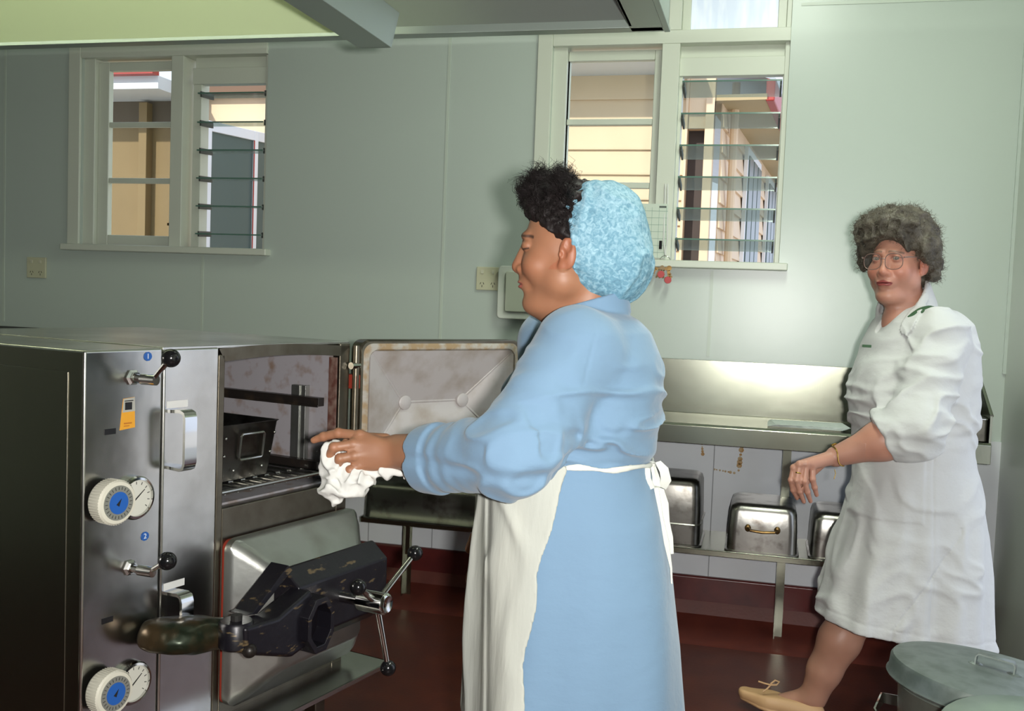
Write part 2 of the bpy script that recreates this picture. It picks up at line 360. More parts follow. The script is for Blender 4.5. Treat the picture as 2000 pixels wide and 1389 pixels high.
# ================================================================== outside
m_board = mat('weatherboard_cream', (.80, .62, .42), .6, noise=(2, (.74, .57, .38), .3, .7))
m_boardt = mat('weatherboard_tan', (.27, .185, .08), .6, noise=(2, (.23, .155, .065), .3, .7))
m_fascia = mat('fascia_white', (.72, .76, .80), .5)
m_gut = mat('gutter_red', (.42, .05, .04), .4)
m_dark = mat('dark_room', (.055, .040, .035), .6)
m_wwht = mat('outside_white', (.85, .88, .90), .5)
m_dglass = mat('outside_window_glass', (.12, .16, .145), .25, spec=.2)
m_roof = mat('roof_iron', (.42, .46, .50), .4, noise=(3, (.36, .4, .45), .3, .7))
m_yard = mat('yard_concrete', (.60, .58, .54), .9)
MB().box(-30, 30, -30, 30, -.25, -.11).build('ground', m_yard, kind='structure')
def boards(mb, x0, x1, y, z0, z1, ang=0, org=(0, 0), pitch=.172, right=False):
    z = z0
    while z < z1:
        zz = min(z+pitch, z1)
        mb.prism([(0, z), (-.022, z), (-.022, z+.012), (-.004, zz), (0, zz)], x0, x1, 'x', Matrix.Translation((org[0], org[1], 0)) @ Matrix.Rotation(ang, 4, 'Z') @ Matrix.Translation((0, y, 0)))
        z += pitch
# cream L shaped building beyond window 2: face A (towards us) and wing B running away
A = empty('weatherboard_building', (-1.2, 7.0, -.02), 0, 'cream weatherboard building with dark doorway and receding wing, outside right window', 'building')
def bpart(mb, nm, m, parent=A, **k):
    o = mb.build(nm, m, **k); o.parent = parent
    o.matrix_parent_inverse = Matrix.Translation(-Vector(parent.location)); return o
mb = MB(); boards(mb, -2.6, -.575, 0, 0, 2.93, 0, (0, 7.0)); bpart(mb, 'wall', m_board)
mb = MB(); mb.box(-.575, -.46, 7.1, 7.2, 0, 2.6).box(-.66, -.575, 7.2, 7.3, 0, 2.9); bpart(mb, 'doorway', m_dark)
mb = MB(); mb.box(-.46, -.40, 6.96, 7.1, 0, 2.75).box(-.575, -.40, 6.98, 7.08, 2.55, 2.93).box(-.595, -.575, 6.96, 7.1, 0, 2.93); bpart(mb, 'corner_post', m_board, bevel=.005)
mb = MB(); mb.box(-2.6, -.62, 6.55, 7.0, 2.92, 3.02); bpart(mb, 'fascia', m_fascia)
mb = MB(); mb.prism([(6.5, 3.02), (6.5, 3.06), (9, 4.0), (9, 3.9)], -2.6, -.6, 'x'); bpart(mb, 'roof', m_roof)
# wing B: facade plane X = X0 + tan5*(Y)
d5 = math.radians(85); W0 = (-.36, 7.1)
T = Matrix.Translation((W0[0], W0[1], 0)) @ Matrix.Rotation(d5, 4, 'Z')
mb = MB(); boards(mb, 0, 12, 0, 0, 2.76, d5, W0); bpart(mb, 'wing_wall', m_board)
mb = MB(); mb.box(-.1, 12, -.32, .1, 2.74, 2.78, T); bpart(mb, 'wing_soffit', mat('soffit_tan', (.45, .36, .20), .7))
mb = MB(); mb.box(-.1, 12, -.36, -.30, 2.73, 2.88, T); bpart(mb, 'wing_gutter', m_gut, bevel=.01)
mb = MB(); mb.prism([(-.36, 2.86), (-.36, 2.88), (3, 4.2), (3, 4.1)], -.1, 12, 'x', T); bpart(mb, 'wing_roof', m_roof)
for i, u0 in enumerate((1.3, 3.2, 5.4, 8.2)):
    w = 1.12; mb = MB(); mb.box(u0, u0+w, -.05, -.02, .9, 2.65, T); f = bpart(mb, 'window_frame', m_wwht)
    for c in range(3):
        mb = MB(); mb.box(u0+.06+c*.35, u0+.06+c*.35+.29, -.062, -.048, .98, 2.58, T); p = mb.build('window_pane', m_dglass, f)
        p.matrix_parent_inverse = (Matrix.Translation(A.location)@Matrix.Translation(-A.location)).inverted() if False else Matrix.Identity(4)
        p.matrix_parent_inverse = Matrix.Identity(4)
mb = MB()
mb.tube([T @ Vector((.25, -.06, 0)), T @ Vector((.25, -.06, 2.93))], .03); bpart(mb, 'downpipe', m_board)
# tan building + open white window beyond window 1
Bd = empty('annexe_building', (-5.0, 6.6, -.02), 0, 'tan boarded annexe under white fascia, outside the left window', 'building')
mb = MB(); mb.box(-6.6, -4.28, 6.8, 6.9, 0, 2.72)
for x in (-4.66,): mb.box(x, x+.07, 6.72, 6.8, 0, 2.72)
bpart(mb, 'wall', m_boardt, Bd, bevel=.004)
mb = MB(); mb.box(-6.6, -4.2, 6.79, 6.9, 2.55, 2.80); bpart(mb, 'painted_eave_shadow', mat('eave_shadow_brown', (.12, .09, .06), .7), Bd)  # dark brown strip standing in for the shade under the eave
mb = MB(); mb.box(-6.6, -4.25, 6.35, 6.9, 2.74, 2.83); bpart(mb, 'fascia', m_fascia, Bd)
mb = MB(); mb.box(-6.6, -4.25, 6.28, 6.36, 2.83, 2.89); bpart(mb, 'gutter', m_gut, Bd)
mb = MB(); mb.box(-4.32, -3.2, 6.9, 6.98, 0, 3.0); bpart(mb, 'end_wall', m_board, Bd)
mb = MB(); mb.box(-4.33, -4.27, 6.72, 6.9, 0, 2.75).box(-4.30, -3.2, 6.80, 6.9, 2.80, 2.87); bpart(mb, 'brown_frame', mat('brown_frame', (.16, .09, .05), .6), Bd)
# open casement of the annexe
ow = empty('open_casement', (-3.765, 6.2, .87), math.radians(75), 'white framed window standing open outside the louvred left window', 'window')
mb = MB(); mb.box(0, .05, 0, .04, 0, 1.62).box(.46, .50, 0, .04, 0, 1.62).box(.80, .86, 0, .04, 0, 1.62).box(.05, .46, 0, .04, 1.55, 1.62).box(.50, .80, 0, .04, 1.55, 1.62).box(.05, .46, 0, .04, 0, .08).box(.50, .80, 0, .04, 0, .08)
mb.build('frame', m_wwht, ow, bevel=.004); MB().box(.05, .46, .015, .02, .08, 1.55).box(.50, .80, .015, .02, .08, 1.55).build('pane', m_dglass, ow)
MB().box(.452, .46, -.004, .0, .08, 1.55).build('red_edge', m_gut, ow)
# ================================================================== bench along the back wall
bench = empty('steel_bench', (-.4, 3.9, 0), 0, 'long stainless steel bench with tall splashback and pan shelf under the right window', 'bench')
def P(mb, nm, m, root, **k):
    o = mb.build(nm, m, **k); o.parent = root; o.matrix_parent_inverse = Matrix.Translation(-Vector(root.location))
    if root is globals().get('lb'): o.matrix_parent_inverse = Matrix.Translation(-Vector(root.location))
    return o
BX0, BX1, BF = -1.62, .80, 3.83
mb = MB(); mb.prism([(BF, .83), (BF, .898), (BF+.012, .906), (BF+.03, .9), (4.27, .9), (4.27, .885), (BF+.01, .885), (BF+.01, .83)], BX0, BX1, 'x')
P(mb, 'worktop', m_bench, bench, bevel=.002)
mb = MB(); mb.prism([(4.266, .9), (4.272, .9), (4.272, .905), (4.276, 1.118), (4.297, 1.118), (4.297, 1.125), (4.270, 1.125), (4.266, .905)], BX0, BX1, 'x')
P(mb, 'splashback', m_bench, bench, bevel=.001)
mb = MB(); mb.prism([(3.86, .90), (3.86, 1.0), (4.12, 1.125), (4.28, 1.125), (4.28, .90)], BX1-.004, BX1+.004, 'x'); mb.tube([(BX1, 3.86, 1.0), (BX1, 4.12, 1.128), (BX1, 4.28, 1.128)], .007)
P(mb, 'end_splash', m_bench, bench)
for x in (-1.49, .115, .765):
    P(MB().box(x-.017, x+.017, 4.17, 4.175, 0, .885).box(x-.017, x-.013, 4.14, 4.175, 0, .885), 'leg', m_bench, bench)
rack = empty('pan_shelf', (-.4, 4.1, .4), 0, 'narrow steel shelf on angled brackets under the bench, carrying upturned pans', 'shelf')
for x in (-1.49, .115, .72):
    P(MB().prism([(4.0, .405), (4.17, .405), (4.17, .20), (4.155, .20), (4.155, .37), (4.0, .392)], x-.012, x+.012, 'x'), 'bracket', m_bench, rack)
mb = MB(); mb.box(BX0, .74, 3.93, 4.27, .40, .406).box(BX0, .74, 3.93, 3.935, .382, .406)
P(mb, 'shelf_plate', m_bench, rack, bevel=.002)
# water-stain outline on the wall tiles
mb = MB(); g = np.random.default_rng(3)
def blotch(mb, pts, w):
    for (x0, z0), (x1, z1) in zip(pts, pts[1:]):
        n = 8
        for k in range(n):
            t = (k+g.random()*.6)/n; x = x0+(x1-x0)*t; z = z0+(z1-z0)*t; r = w*(.4+g.random())
            mb.lathe([(r, 0), (r*.8, .0008)], (x, WY-.0125, z), (0, -1, 0), 7)
blotch(mb, [(-.235, .80), (-.225, .72)], .006); blotch(mb, [(-.225, .80), (-.15, .795)], .003); blotch(mb, [(-.065, .79), (-.075, .66)], .010); blotch(mb, [(-.18, .665), (-.085, .655)], .006); blotch(mb, [(-.07, .79), (-.03, .80)], .006)
tag(mb.build('rust_stain', mat('rust_stain', (.42, .25, .10), .8, noise=(60, (.5, .4, .25), .4, .6))), 'broken rectangle of brown rust stain on tiles below the bench', 'stain')
# ---------------------------------------------------------------- things on the bench
pm = mat('printed_paper', (.66, .71, .66), .8, noise=(60, (.45, .50, .46), .45, .62, (.4, 6, 1)))
pap = MB(); a0, a1 = (.035, 4.04), (.285, 3.92)
for i in range(6):
    mt = Matrix.Translation((.03+.006*i, 3.915-.002*i, .9065+i*.0016)) @ Matrix.Rotation(math.radians(-1+i*1.5), 4, 'Z')
    pap.box(0, .275, 0, .165, 0, .001, mt)
tag(pap.build('paper_stack', pm), 'thin pile of printed grey green papers lying on the bench beside the woman in white', 'papers')
tr = empty('metal_tin', (.70, 3.92, .906), 0, 'dull square metal tin on the far right end of the bench', 'tin')
P(MB().prism(rbox_pts(.575, .79, 3.86, 4.02, .012), .907, .985, 'z'), 'body', mat('dull_tin', (.16, .15, .12), .42, 1., noise=(20, (.09, .085, .07), .4, .65), bump=[(20, .3, (1, 1, 1), .004)]), tr, bevel=.002)
P(MB().prism(rbox_pts(.573, .792, 3.858, 4.022, .012), .985, .989, 'z'), 'rim', m_chrome, tr, bevel=.001)
# ---------------------------------------------------------------- pans on the lower shelf
def pan(name, x0, x1, h, y0, y1, m, label, handle=None, lip=.008, z0=.407, split=None, group=None):
    r = empty(name, ((x0+x1)/2, (y0+y1)/2, z0), 0, label, 'roasting pan', group)
    def rg(ix, z, rr=.035): return [(px, py, z) for px, py in rbox_pts(x0+ix, x1-ix, y0+ix, y1-ix, rr, 5)]
    rings = [rg(-lip, z0), rg(-lip, z0+.004), rg(0, z0+.006), rg(.002, z0+h*.5), rg(.006, z0+h-.03), rg(.012, z0+h-.010), rg(.026, z0+h-.001), rg(.05, z0+h)]
    P(MB().rings(rings), 'body', m, r, smooth=True, angle=70)
    if split: P(MB().rings([rg(-.004, z0+split-.003), rg(-.006, z0+split), rg(-.004, z0+split+.003)]), 'rolled_rim', m_pan, r, smooth=True)
    xc = (x0+x1)/2
    if handle == 'brass':
        for s in (-1, 1): P(MB().sphere((xc+s*.055, y0-.001, z0+h*.52), (.012, .006, .015), 8), 'rivet_plate', m_brass, r, smooth=True)
        P(MB().tube([(xc-.055, y0-.004, z0+h*.52), (xc-.045, y0-.025, z0+h*.50), (xc, y0-.030, z0+h*.485), (xc+.045, y0-.025, z0+h*.50), (xc+.055, y0-.004, z0+h*.52)], .0055), 'handle', m_brass, r, smooth=True)
    if handle == 'drop':
        P(MB().box(xc-.03, xc+.03, y0-.004, y0, z0+h*.45, z0+h*.62), 'handle_plate', m_pan, r, bevel=.002)
        P(MB().tube([(xc-.022, y0-.006, z0+h*.5), (xc-.02, y0-.02, z0+h*.12), (xc+.02, y0-.02, z0+h*.12), (xc+.022, y0-.006, z0+h*.5)], .004), 'handle', m_pan, r, smooth=True)
    return r
pan('deep_roasting_pan', -.50, -.205, .262, 3.95, 4.24, m_pand, 'tall dark roasting pan with seam round its middle, left of the brass handled one', split=.085)
pan('brass_handled_pan', -.10, .165, .185, 3.94, 4.24, m_pan, 'upturned silver roasting pan with a brass bow handle on its end', 'brass')
pan('drop_handled_pan', .215, .47, .175, 3.95, 4.24, m_pan, 'upturned silver roasting pan with drop handle, partly behind the white dress', 'drop')
pan('dark_baking_tray', -1.60, -1.02, .155, 3.90, 4.24, m_pand, 'long low dark baking tray on the shelf behind the oven door', lip=.006)
# ---------------------------------------------------------------- wall things
def outlet(x0, x1, z0, z1, label, gangs=1):
    r = empty('power_outlet', ((x0+x1)/2, WY, (z0+z1)/2), 0, label, 'power outlet')
    P(MB().box(x0, x1, WY-.012, WY, z0, z1), 'face_plate', mat('outlet_cream', (.52, .52, .36), .4), r, bevel=.003)
    xc = (x0+x1)/2
    for s in (-.025, .025):
        P(MB().box(xc+s-.006, xc+s+.006, WY-.017, WY-.011, z1-.030, z1-.014), 'switch', mat('switch_cream', (.55, .55, .42), .4), r, bevel=.001)
        so = MB()
        for dx, ang in ((-.007, 25), (.007, -25), (0, 0)):
            so.box(-.0012, .0012, -.0005, .0005, -.005, .005, Matrix.Translation((xc+s+dx, WY-.0122, z0+.030-(.012 if dx == 0 else 0))) @ Matrix.Rotation(math.radians(ang), 4, 'Y'))
        P(so, 'socket_slots', m_rubber, r)
outlet(-3.60, -3.49, 1.365, 1.468, 'small cream double power outlet on the wall below the left window')
outlet(-1.252, -1.147, 1.385, 1.488, 'cream double power outlet on the wall behind the nose of the woman in blue')
sb = empty('switch_box', (-1.0, WY, 1.37), 0, 'white plastic switchboard box with raised panel on wall behind the woman in blue', 'switch box')
P(MB().prism(rbox_pts(-1.143, -.86, 1.262, 1.495, .02), WY-.05, WY, 'y'), 'case', mat('box_white', (.68, .72, .64), .35), sb, bevel=.006)
P(MB().prism(rbox_pts(-1.105, -.90, 1.295, 1.47, .01), WY-.062, WY-.05, 'y'), 'cover', mat('box_white2', (.60, .64, .52), .35), sb, bevel=.004)
# calendar / chart
cal = empty('wall_chart', (-.50, WY, 1.66), 0, 'pale green ruled paper chart hung beside the louvred right window', 'chart')
P(MB().box(-.60, -.418, WY-.028, WY-.026, 1.548, 1.775), 'sheet', mat('chart_paper', (.60, .68, .58), .8), cal)
mb = MB()
for k in range(7): mb.box(-.60, -.418, WY-.0286, WY-.028, 1.57+k*.029, 1.5715+k*.029)
for k in range(6): mb.box(-.575+k*.03, -.5738+k*.03, WY-.0286, WY-.028, 1.548, 1.76)
P(mb, 'ruled_lines', mat('rule_ink', (.25, .38, .32), .8), cal)
P(MB().box(-.455, -.425, WY-.0286, WY-.028, 1.758, 1.766), 'heading', mat('ink', (.10, .12, .11), .8), cal)
# keys
ky = empty('key_bunch', (-.42, WY-.03, 1.50), 0, 'bunch of keys with red tags hanging from white cord on window mullion', 'keys')
P(MB().tube([(-.435, WY-.02, 1.86), (-.43, WY-.03, 1.62), (-.42, WY-.035, 1.56)], .003).tube([(-.425, WY-.02, 1.86), (-.415, WY-.03, 1.62), (-.42, WY-.035, 1.56)], .003), 'cord', mat('white_cord', (.7, .72, .68), .8), ky)
P(MB().box(-.448, -.436, WY-.035, WY-.025, 1.585, 1.62), 'clip', m_black, ky, bevel=.002)
P(MB().tube([(-.42+.022*math.cos(t), WY-.038, 1.535+.022*math.sin(t)) for t in np.linspace(0, 6.3, 20)], .0015), 'ring', m_chrome, ky, smooth=True)
m_key = mat('key_metal', (.16, .12, .07), .4, 1.); m_red = mat('red_tag', (.45, .03, .03), .4)
for i, (dx, dz, a) in enumerate(((-.035, -.0, 35), (-.022, -.03, 20), (.0, -.055, 5), (.015, -.045, -10), (.022, -.02, -15), (-.01, -.05, 12), (.028, -.01, -5))):
    mt = Matrix.Translation((-.42+dx*.7, WY-.040-.002*i, 1.515)) @ Matrix.Rotation(math.radians(a), 4, 'Y')
    k = MB(); k.prism([(.011*math.cos(t), .011*math.sin(t)-.01) for t in np.linspace(0, 5.9, 12)], -.001, .001, 'y', mt)
    k.box(-.003, .003, -.001, .001, -.055, -.018, mt).box(0, .007, -.001, .001, -.052, -.044, mt).box(0, .006, -.001, .001, -.04, -.034, mt)
    P(k, 'key', m_key if i % 3 else m_brass, ky)
for dx, dz in ((-.012, -.052), (.018, -.075)): P(MB().prism([(.015*math.cos(t)-.42+dx, .015*math.sin(t)+1.53+dz) for t in np.linspace(0, 5.9, 14)], WY-.062, WY-.058, 'y'), 'red_tag', m_red, ky, bevel=.001)
# ================================================================== hood
hood = empty('exhaust_hood', (-1.2, 2.4, 2.1), 0, 'large stainless steel exhaust canopy hanging over the cooking area', 'exhaust hood')
HY = 2.76; HX1 = -.29
m_glow = mat('hood_lining', (.56, .66, .40), .45)
mb = MB(); mb.prism([(HY, 2.09), (HY, 2.75), (HY-.01, 2.75), (HY-.01, 2.10), (HY-.035, 2.10), (HY-.035, 2.115), (HY-.045, 2.115), (HY-.045, 2.09)], -4.2, HX1, 'x'); P(mb, 'back_panel', m_hood, hood, bevel=.002)
mb = MB(); mb.prism([(HY-.05, 2.118), (HY-.045, 2.112), (HY-.55, 2.62), (HY-.56, 2.63)], -1.12, HX1-.09, 'x'); P(mb, 'sloping_lining', m_hood, hood)
mb = MB(); mb.prism([(HY-.05, 2.108), (HY-.044, 2.100), (HY-.12, 2.20), (HY-.24, 2.285), (HY-.50, 2.36), (HY-.50, 2.37), (HY-.245, 2.295), (HY-.125, 2.208)], -4.2, -1.12, 'x'); P(mb, 'light_reflector', m_glow, hood, smooth=True)
# right end: channel rim running towards camera + skirt
mb = MB(); mb.box(HX1-.012, HX1, .2, HY, 2.09, 2.75).box(HX1-.10, HX1-.012, .2, HY-.01, 2.09, 2.10).box(HX1-.10, HX1-.09, .2, HY-.06, 2.09, 2.12).box(HX1-.012, HX1+.004, .2, HY, 2.088, 2.10)
P(mb, 'end_panel', m_hood, hood, bevel=.002)
P(MB().box(-4.2, HX1, .2, HY, 2.75, 2.76), 'roof_panel', m_hood, hood)
P(MB().box(-4.2, HX1, .19, .2, 2.09, 2.75), 'front_panel', m_hood, hood)
# light box beam under hood
lb = empty('filter_trough', (-1.0, 1.6, 2.05)); lb.parent = hood; lb.matrix_parent_inverse = Matrix.Translation(-Vector(hood.location))
mb = MB(); mb.prism([(-1.105, 2.03), (-1.075, 2.0), (-.985, 2.0), (-.965, 2.09), (-.975, 2.09), (-.99, 2.012), (-1.07, 2.012), (-1.09, 2.035), (-1.09, 2.30), (-1.105, 2.30)], .3, 2.50, 'y'); P(mb, 'channel', m_hood, lb, bevel=.002)
P(MB().prism([(-1.105, 2.03), (-1.075, 2.0), (-.985, 2.0), (-.965, 2.09), (-1.105, 2.09)], 2.495, 2.505, 'y'), 'end_cap', m_hood, lb, bevel=.001)
P(MB().box(-1.09, -.99, 2.35, 2.45, 2.30, 2.75), 'hanger', m_hood, lb)
bk = empty('wire_rack', (-.93, 2.2, 2.12), 0, 'small bent wire rack holding red and white packet on the trough', 'wire rack')
for k in range(4):
    y = 2.12+k*.085
    P(MB().tube([(-.96, y, 2.09), (-.93, y, 2.13), (-.90, y+.03, 2.17), (-.93, y+.05, 2.20), (-.96, y+.04, 2.14)], .003), 'wire', m_chrome, bk, smooth=True)
P(MB().tube([(-.93, 2.05, 2.13), (-.93, 2.45, 2.13)], .003), 'wire', m_chrome, bk, smooth=True)
tag(MB().box(-.07, .07, -.03, .03, 0, .10, Matrix.Translation((-.90, 2.12, 2.205)) @ Matrix.Rotation(.3, 4, 'Y')).build('red_packet', mat('packet_red', (.35, .05, .06), .4, noise=(14, (.6, .55, .5), .55, .6)), bevel=.002), 'red and white packet resting on the wire rack at the top edge', 'packet')
# fluorescent tube above reflector (real lamp)
fl = empty('fluorescent_tube', (-2.4, HY-.42, 2.42), 0, 'fluorescent tube inside the hood above the oven', 'lamp')
P(MB().tube([(-3.6, HY-.50, 2.27), (-1.25, HY-.50, 2.27)], .016), 'tube', mat('tube_glow', (.9, .95, .8), .5, emit=((.95, 1.0, .74), 11)), fl, smooth=True)
# ================================================================== steam oven  (local x along its face, -y out of the face, z up)
m_ov = mat('oven_steel', (.66, .65, .62), .24, 1., bump=[(18, .05, (1, 30, 1)), (3, .25, (1, 1, 1), .012)], noise=(4, (.44, .43, .40), .4, .65))
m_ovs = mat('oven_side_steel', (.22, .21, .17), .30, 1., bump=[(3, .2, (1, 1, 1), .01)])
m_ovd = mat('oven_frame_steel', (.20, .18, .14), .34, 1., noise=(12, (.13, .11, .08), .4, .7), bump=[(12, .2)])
m_cav = mat('cavity_enamel', (.36, .34, .36), .55, .15, noise=(26, (.24, .17, .13), .52, .75), bump=[(30, .2)])
m_grime = mat('grimy_black', (.020, .016, .014), .38, .3, noise=(20, (.06, .04, .025), .5, .8), bump=[(40, .4)])
m_yoke = mat('navy_cast_iron', (.009, .008, .012), .36, .2, noise=(22, (.14, .10, .05), .62, .68, (1, 1, 3)), bump=[(35, .4), (6, .5, (1, 1, 1), .006)])
m_cast = mat('cast_aluminium', (.40, .41, .39), .34, .9, noise=(9, (.30, .30, .27), .4, .7), bump=[(5, .25, (1, 1, 1), .006), (60, .1)])
m_lining = mat('door_lining', (.50, .47, .46), .50, .2, noise=(12, (.38, .33, .29), .45, .7), bump=[(20, .25)])
m_gasket = mat('red_gasket', (.30, .035, .018), .6)
m_rust = mat('rim_rust', (.34, .24, .13), .6, noise=(30, (.42, .40, .36), .4, .6), bump=[(60, .3)])
m_ball = m_black
ov = empty('steam_oven', (-1.32, 1.737, 0), math.radians(75), 'stainless steel two door steam oven with its top door swung open, left foreground', 'oven')
ZT = 1.22; OL = .85; OD = .82
def O(mb, nm, m, par=None, **k): return mb.build(nm, m, par or ov, **k)
# control cabinet
mb = MB(); mb.box(0, .200, 0, OD, .30, ZT)
O(mb, 'control_cabinet', m_ov, bevel=.006, seg=3)
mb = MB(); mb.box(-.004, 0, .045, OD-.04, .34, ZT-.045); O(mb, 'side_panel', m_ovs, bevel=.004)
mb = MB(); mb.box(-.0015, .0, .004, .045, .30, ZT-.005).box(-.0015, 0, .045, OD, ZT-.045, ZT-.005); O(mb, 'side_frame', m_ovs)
# oven body with two cavities (upper open)
mb = MB()
C0, C1, Zu0, Zu1 = .385, .808, .838, 1.190
mb.box(.203, C0-.02, 0, OD, .30, ZT-.003)                 # hinge-side pillar
O(mb, 'front_pillar', m_ov, bevel=.005, seg=3)
mb = MB()
mb.box(C0-.02, C0, 0, OD, .30, ZT-.02).box(C1, OL, 0, OD, .30, ZT-.004).box(C0, C1, 0, OD, .30, Zu0-.004).box(C0, C1, .62, OD, Zu0, ZT-.02)
O(mb, 'frame', m_ovd, bevel=.003)
# arched top over the opening
n = 14; top = [(C0-.02+(OL-C0+.02)*k/n, ZT-.012+.012*math.sin(math.pi*(.15+.85*k/n))) for k in range(n+1)]
low = [(C0+(C1-C0)*k/n, Zu1-.012+.014*math.sin(math.pi*(.12+.78*k/n))) for k in range(n+1)]
mb = MB(); mb.prism(top+low[::-1], 0, .62, 'y'); O(mb, 'top_frame', m_ovd, smooth=True)
mb = MB(); mb.box(.203, OL, .004, OD, ZT-.006, ZT+.002); O(mb, 'top_sheet', m_ov, bevel=.002)
mb = MB()
for a in (C0+.0015, C1-.0015): mb.box(a-.0015, a+.0015, .025, .62, Zu0, Zu1-.004)
mb.box(C0, C1, .615, .619, Zu0, Zu1); mb.box(C0, C1, .03, .62, Zu0-.004, Zu0+.001)
O(mb, 'cavity_lining', m_cav)
mb = MB(); mb.prism(rbox_pts(C0-.001, C1+.001, Zu0-.001, Zu1-.006, .02)[::1], .004, .0045, 'y')
mb.bm.free()
mb = MB()  # dark scale ring just inside the mouth
mb.box(C1-.010, C1-.003, .006, .03, Zu0, Zu1-.012)
O(mb, 'mouth_seal', mat('seal_brown', (.10, .035, .025), .6, noise=(40, (.22, .15, .12), .4, .7)))
# rack supports
for dy in (.10, .46):
    O(MB().box(C1-.022, C1-.004, dy, dy+.05, .875, 1.095).box(C1-.026, C1-.022, dy+.018, dy+.026, .875, 1.095), 'rack_post', m_cast, bevel=.001)
O(MB().box(C1-.05, C1-.026, .030, .58, 1.045, 1.068).box(C1-.052, C1-.05, .03, .58, 1.043, 1.049), 'side_rail', m_grime, bevel=.003)
O(MB().box(C1-.05, C1-.024, .030, .58, .872, .895), 'side_rail', m_grime, bevel=.003)
# wire shelf (things of their own)
ws = empty('wire_shelf', (0, 0, 0), 0, 'chrome wire shelf inside the open upper oven compartment', 'shelf')
ws.matrix_world = ov.matrix_basis @ Matrix.Translation((.6, .3, .866)); TI = Matrix.Translation((-.6, -.3, -.866))
def Wp(mb, nm, m): bmesh.ops.transform(mb.bm, matrix=TI, verts=mb.bm.verts[:]); return mb.build(nm, m, ws, smooth=True)
for yy in (.022, .56): Wp(MB().tube([(C0+.006, yy, .866), (C1-.012, yy, .866)], .0055), 'frame_bar', m_steel)
for k in range(9):
    x = C0+.03+k*.043
    Wp(MB().tube([(x, .022, .862), (x, .56, .862)], .0035).tube([(x+.016, .022, .866), (x+.016, .56, .866)], .0035).tube([(x, .10, .868), (x+.016, .10, .868)], .0035), 'shelf_wire', m_steel)
bt = empty('baking_tin', (0, 0, 0), 0, 'dark deep tin with framed handle standing on the oven wire shelf', 'baking tin')
bt.matrix_world = ov.matrix_basis @ Matrix.Translation((.55, .3, .873)); TB = Matrix.Translation((-.55, -.3, -.873))
def Tp(mb, nm, m, **k): bmesh.ops.transform(mb.bm, matrix=TB, verts=mb.bm.verts[:]); return mb.build(nm, m, bt, **k)
mb = MB()
def tr_(z, i): return [(x, y, z) for x, y in rbox_pts(.435+i, .655-i, .075+i, .42-i, .012, 3)]
mb.rings([tr_(.874, .016), tr_(1.012, 0), tr_(1.016, -.004), tr_(1.016, .003), tr_(.878, .019)], cap=True)
Tp(mb, 'body', m_pand, smooth=True, angle=40)
h = MB(); fx = lambda x, z: (x, .075+.016*(1.012-z)/.138-.008, z)
h.tube([fx(.515, .93), fx(.515, .985), fx(.52, .990), fx(.592, .990), fx(.597, .985), fx(.597, .93), fx(.592, .925), fx(.52, .925), fx(.515, .93)], .0035, 8); Tp(h, 'handle_frame', m_steel, smooth=True)
for p in ((.463, .985), (.463, .94), (.635, .985), (.625, .935), (.50, .90), (.60, .90)): Tp(MB().sphere(fx(*p), (.004, .003, .004), 6), 'rivet', m_steel, smooth=True)
# ---- levers
def lever(zc, dz, name='vent_lever'):
    r = MB().lathe([(.016, 0), (.018, .004), (.013, .008), (.013, .014)], (.118, 0, zc), (0, -1, 0), 6); p = O(r, 'lever', m_chrome)
    O(MB().tube([(.118, -.012, zc), (.122, -.028, zc-.002)], .008).tube([(.122, -.026, zc-.002), (.128, -.062, zc-.002)], .0115, 14), 'hub', m_chrome, p, smooth=True)
    O(MB().tube([(.126, -.055, zc), (.128, -.092, zc+dz)], [.005, .006]), 'stem', m_chrome, p, smooth=True)
    O(MB().sphere((.129, -.103, zc+dz*1.3), .0195, 16), 'knob', m_ball, p, smooth=True)
lever(1.160, .036); lever(.752, .022)
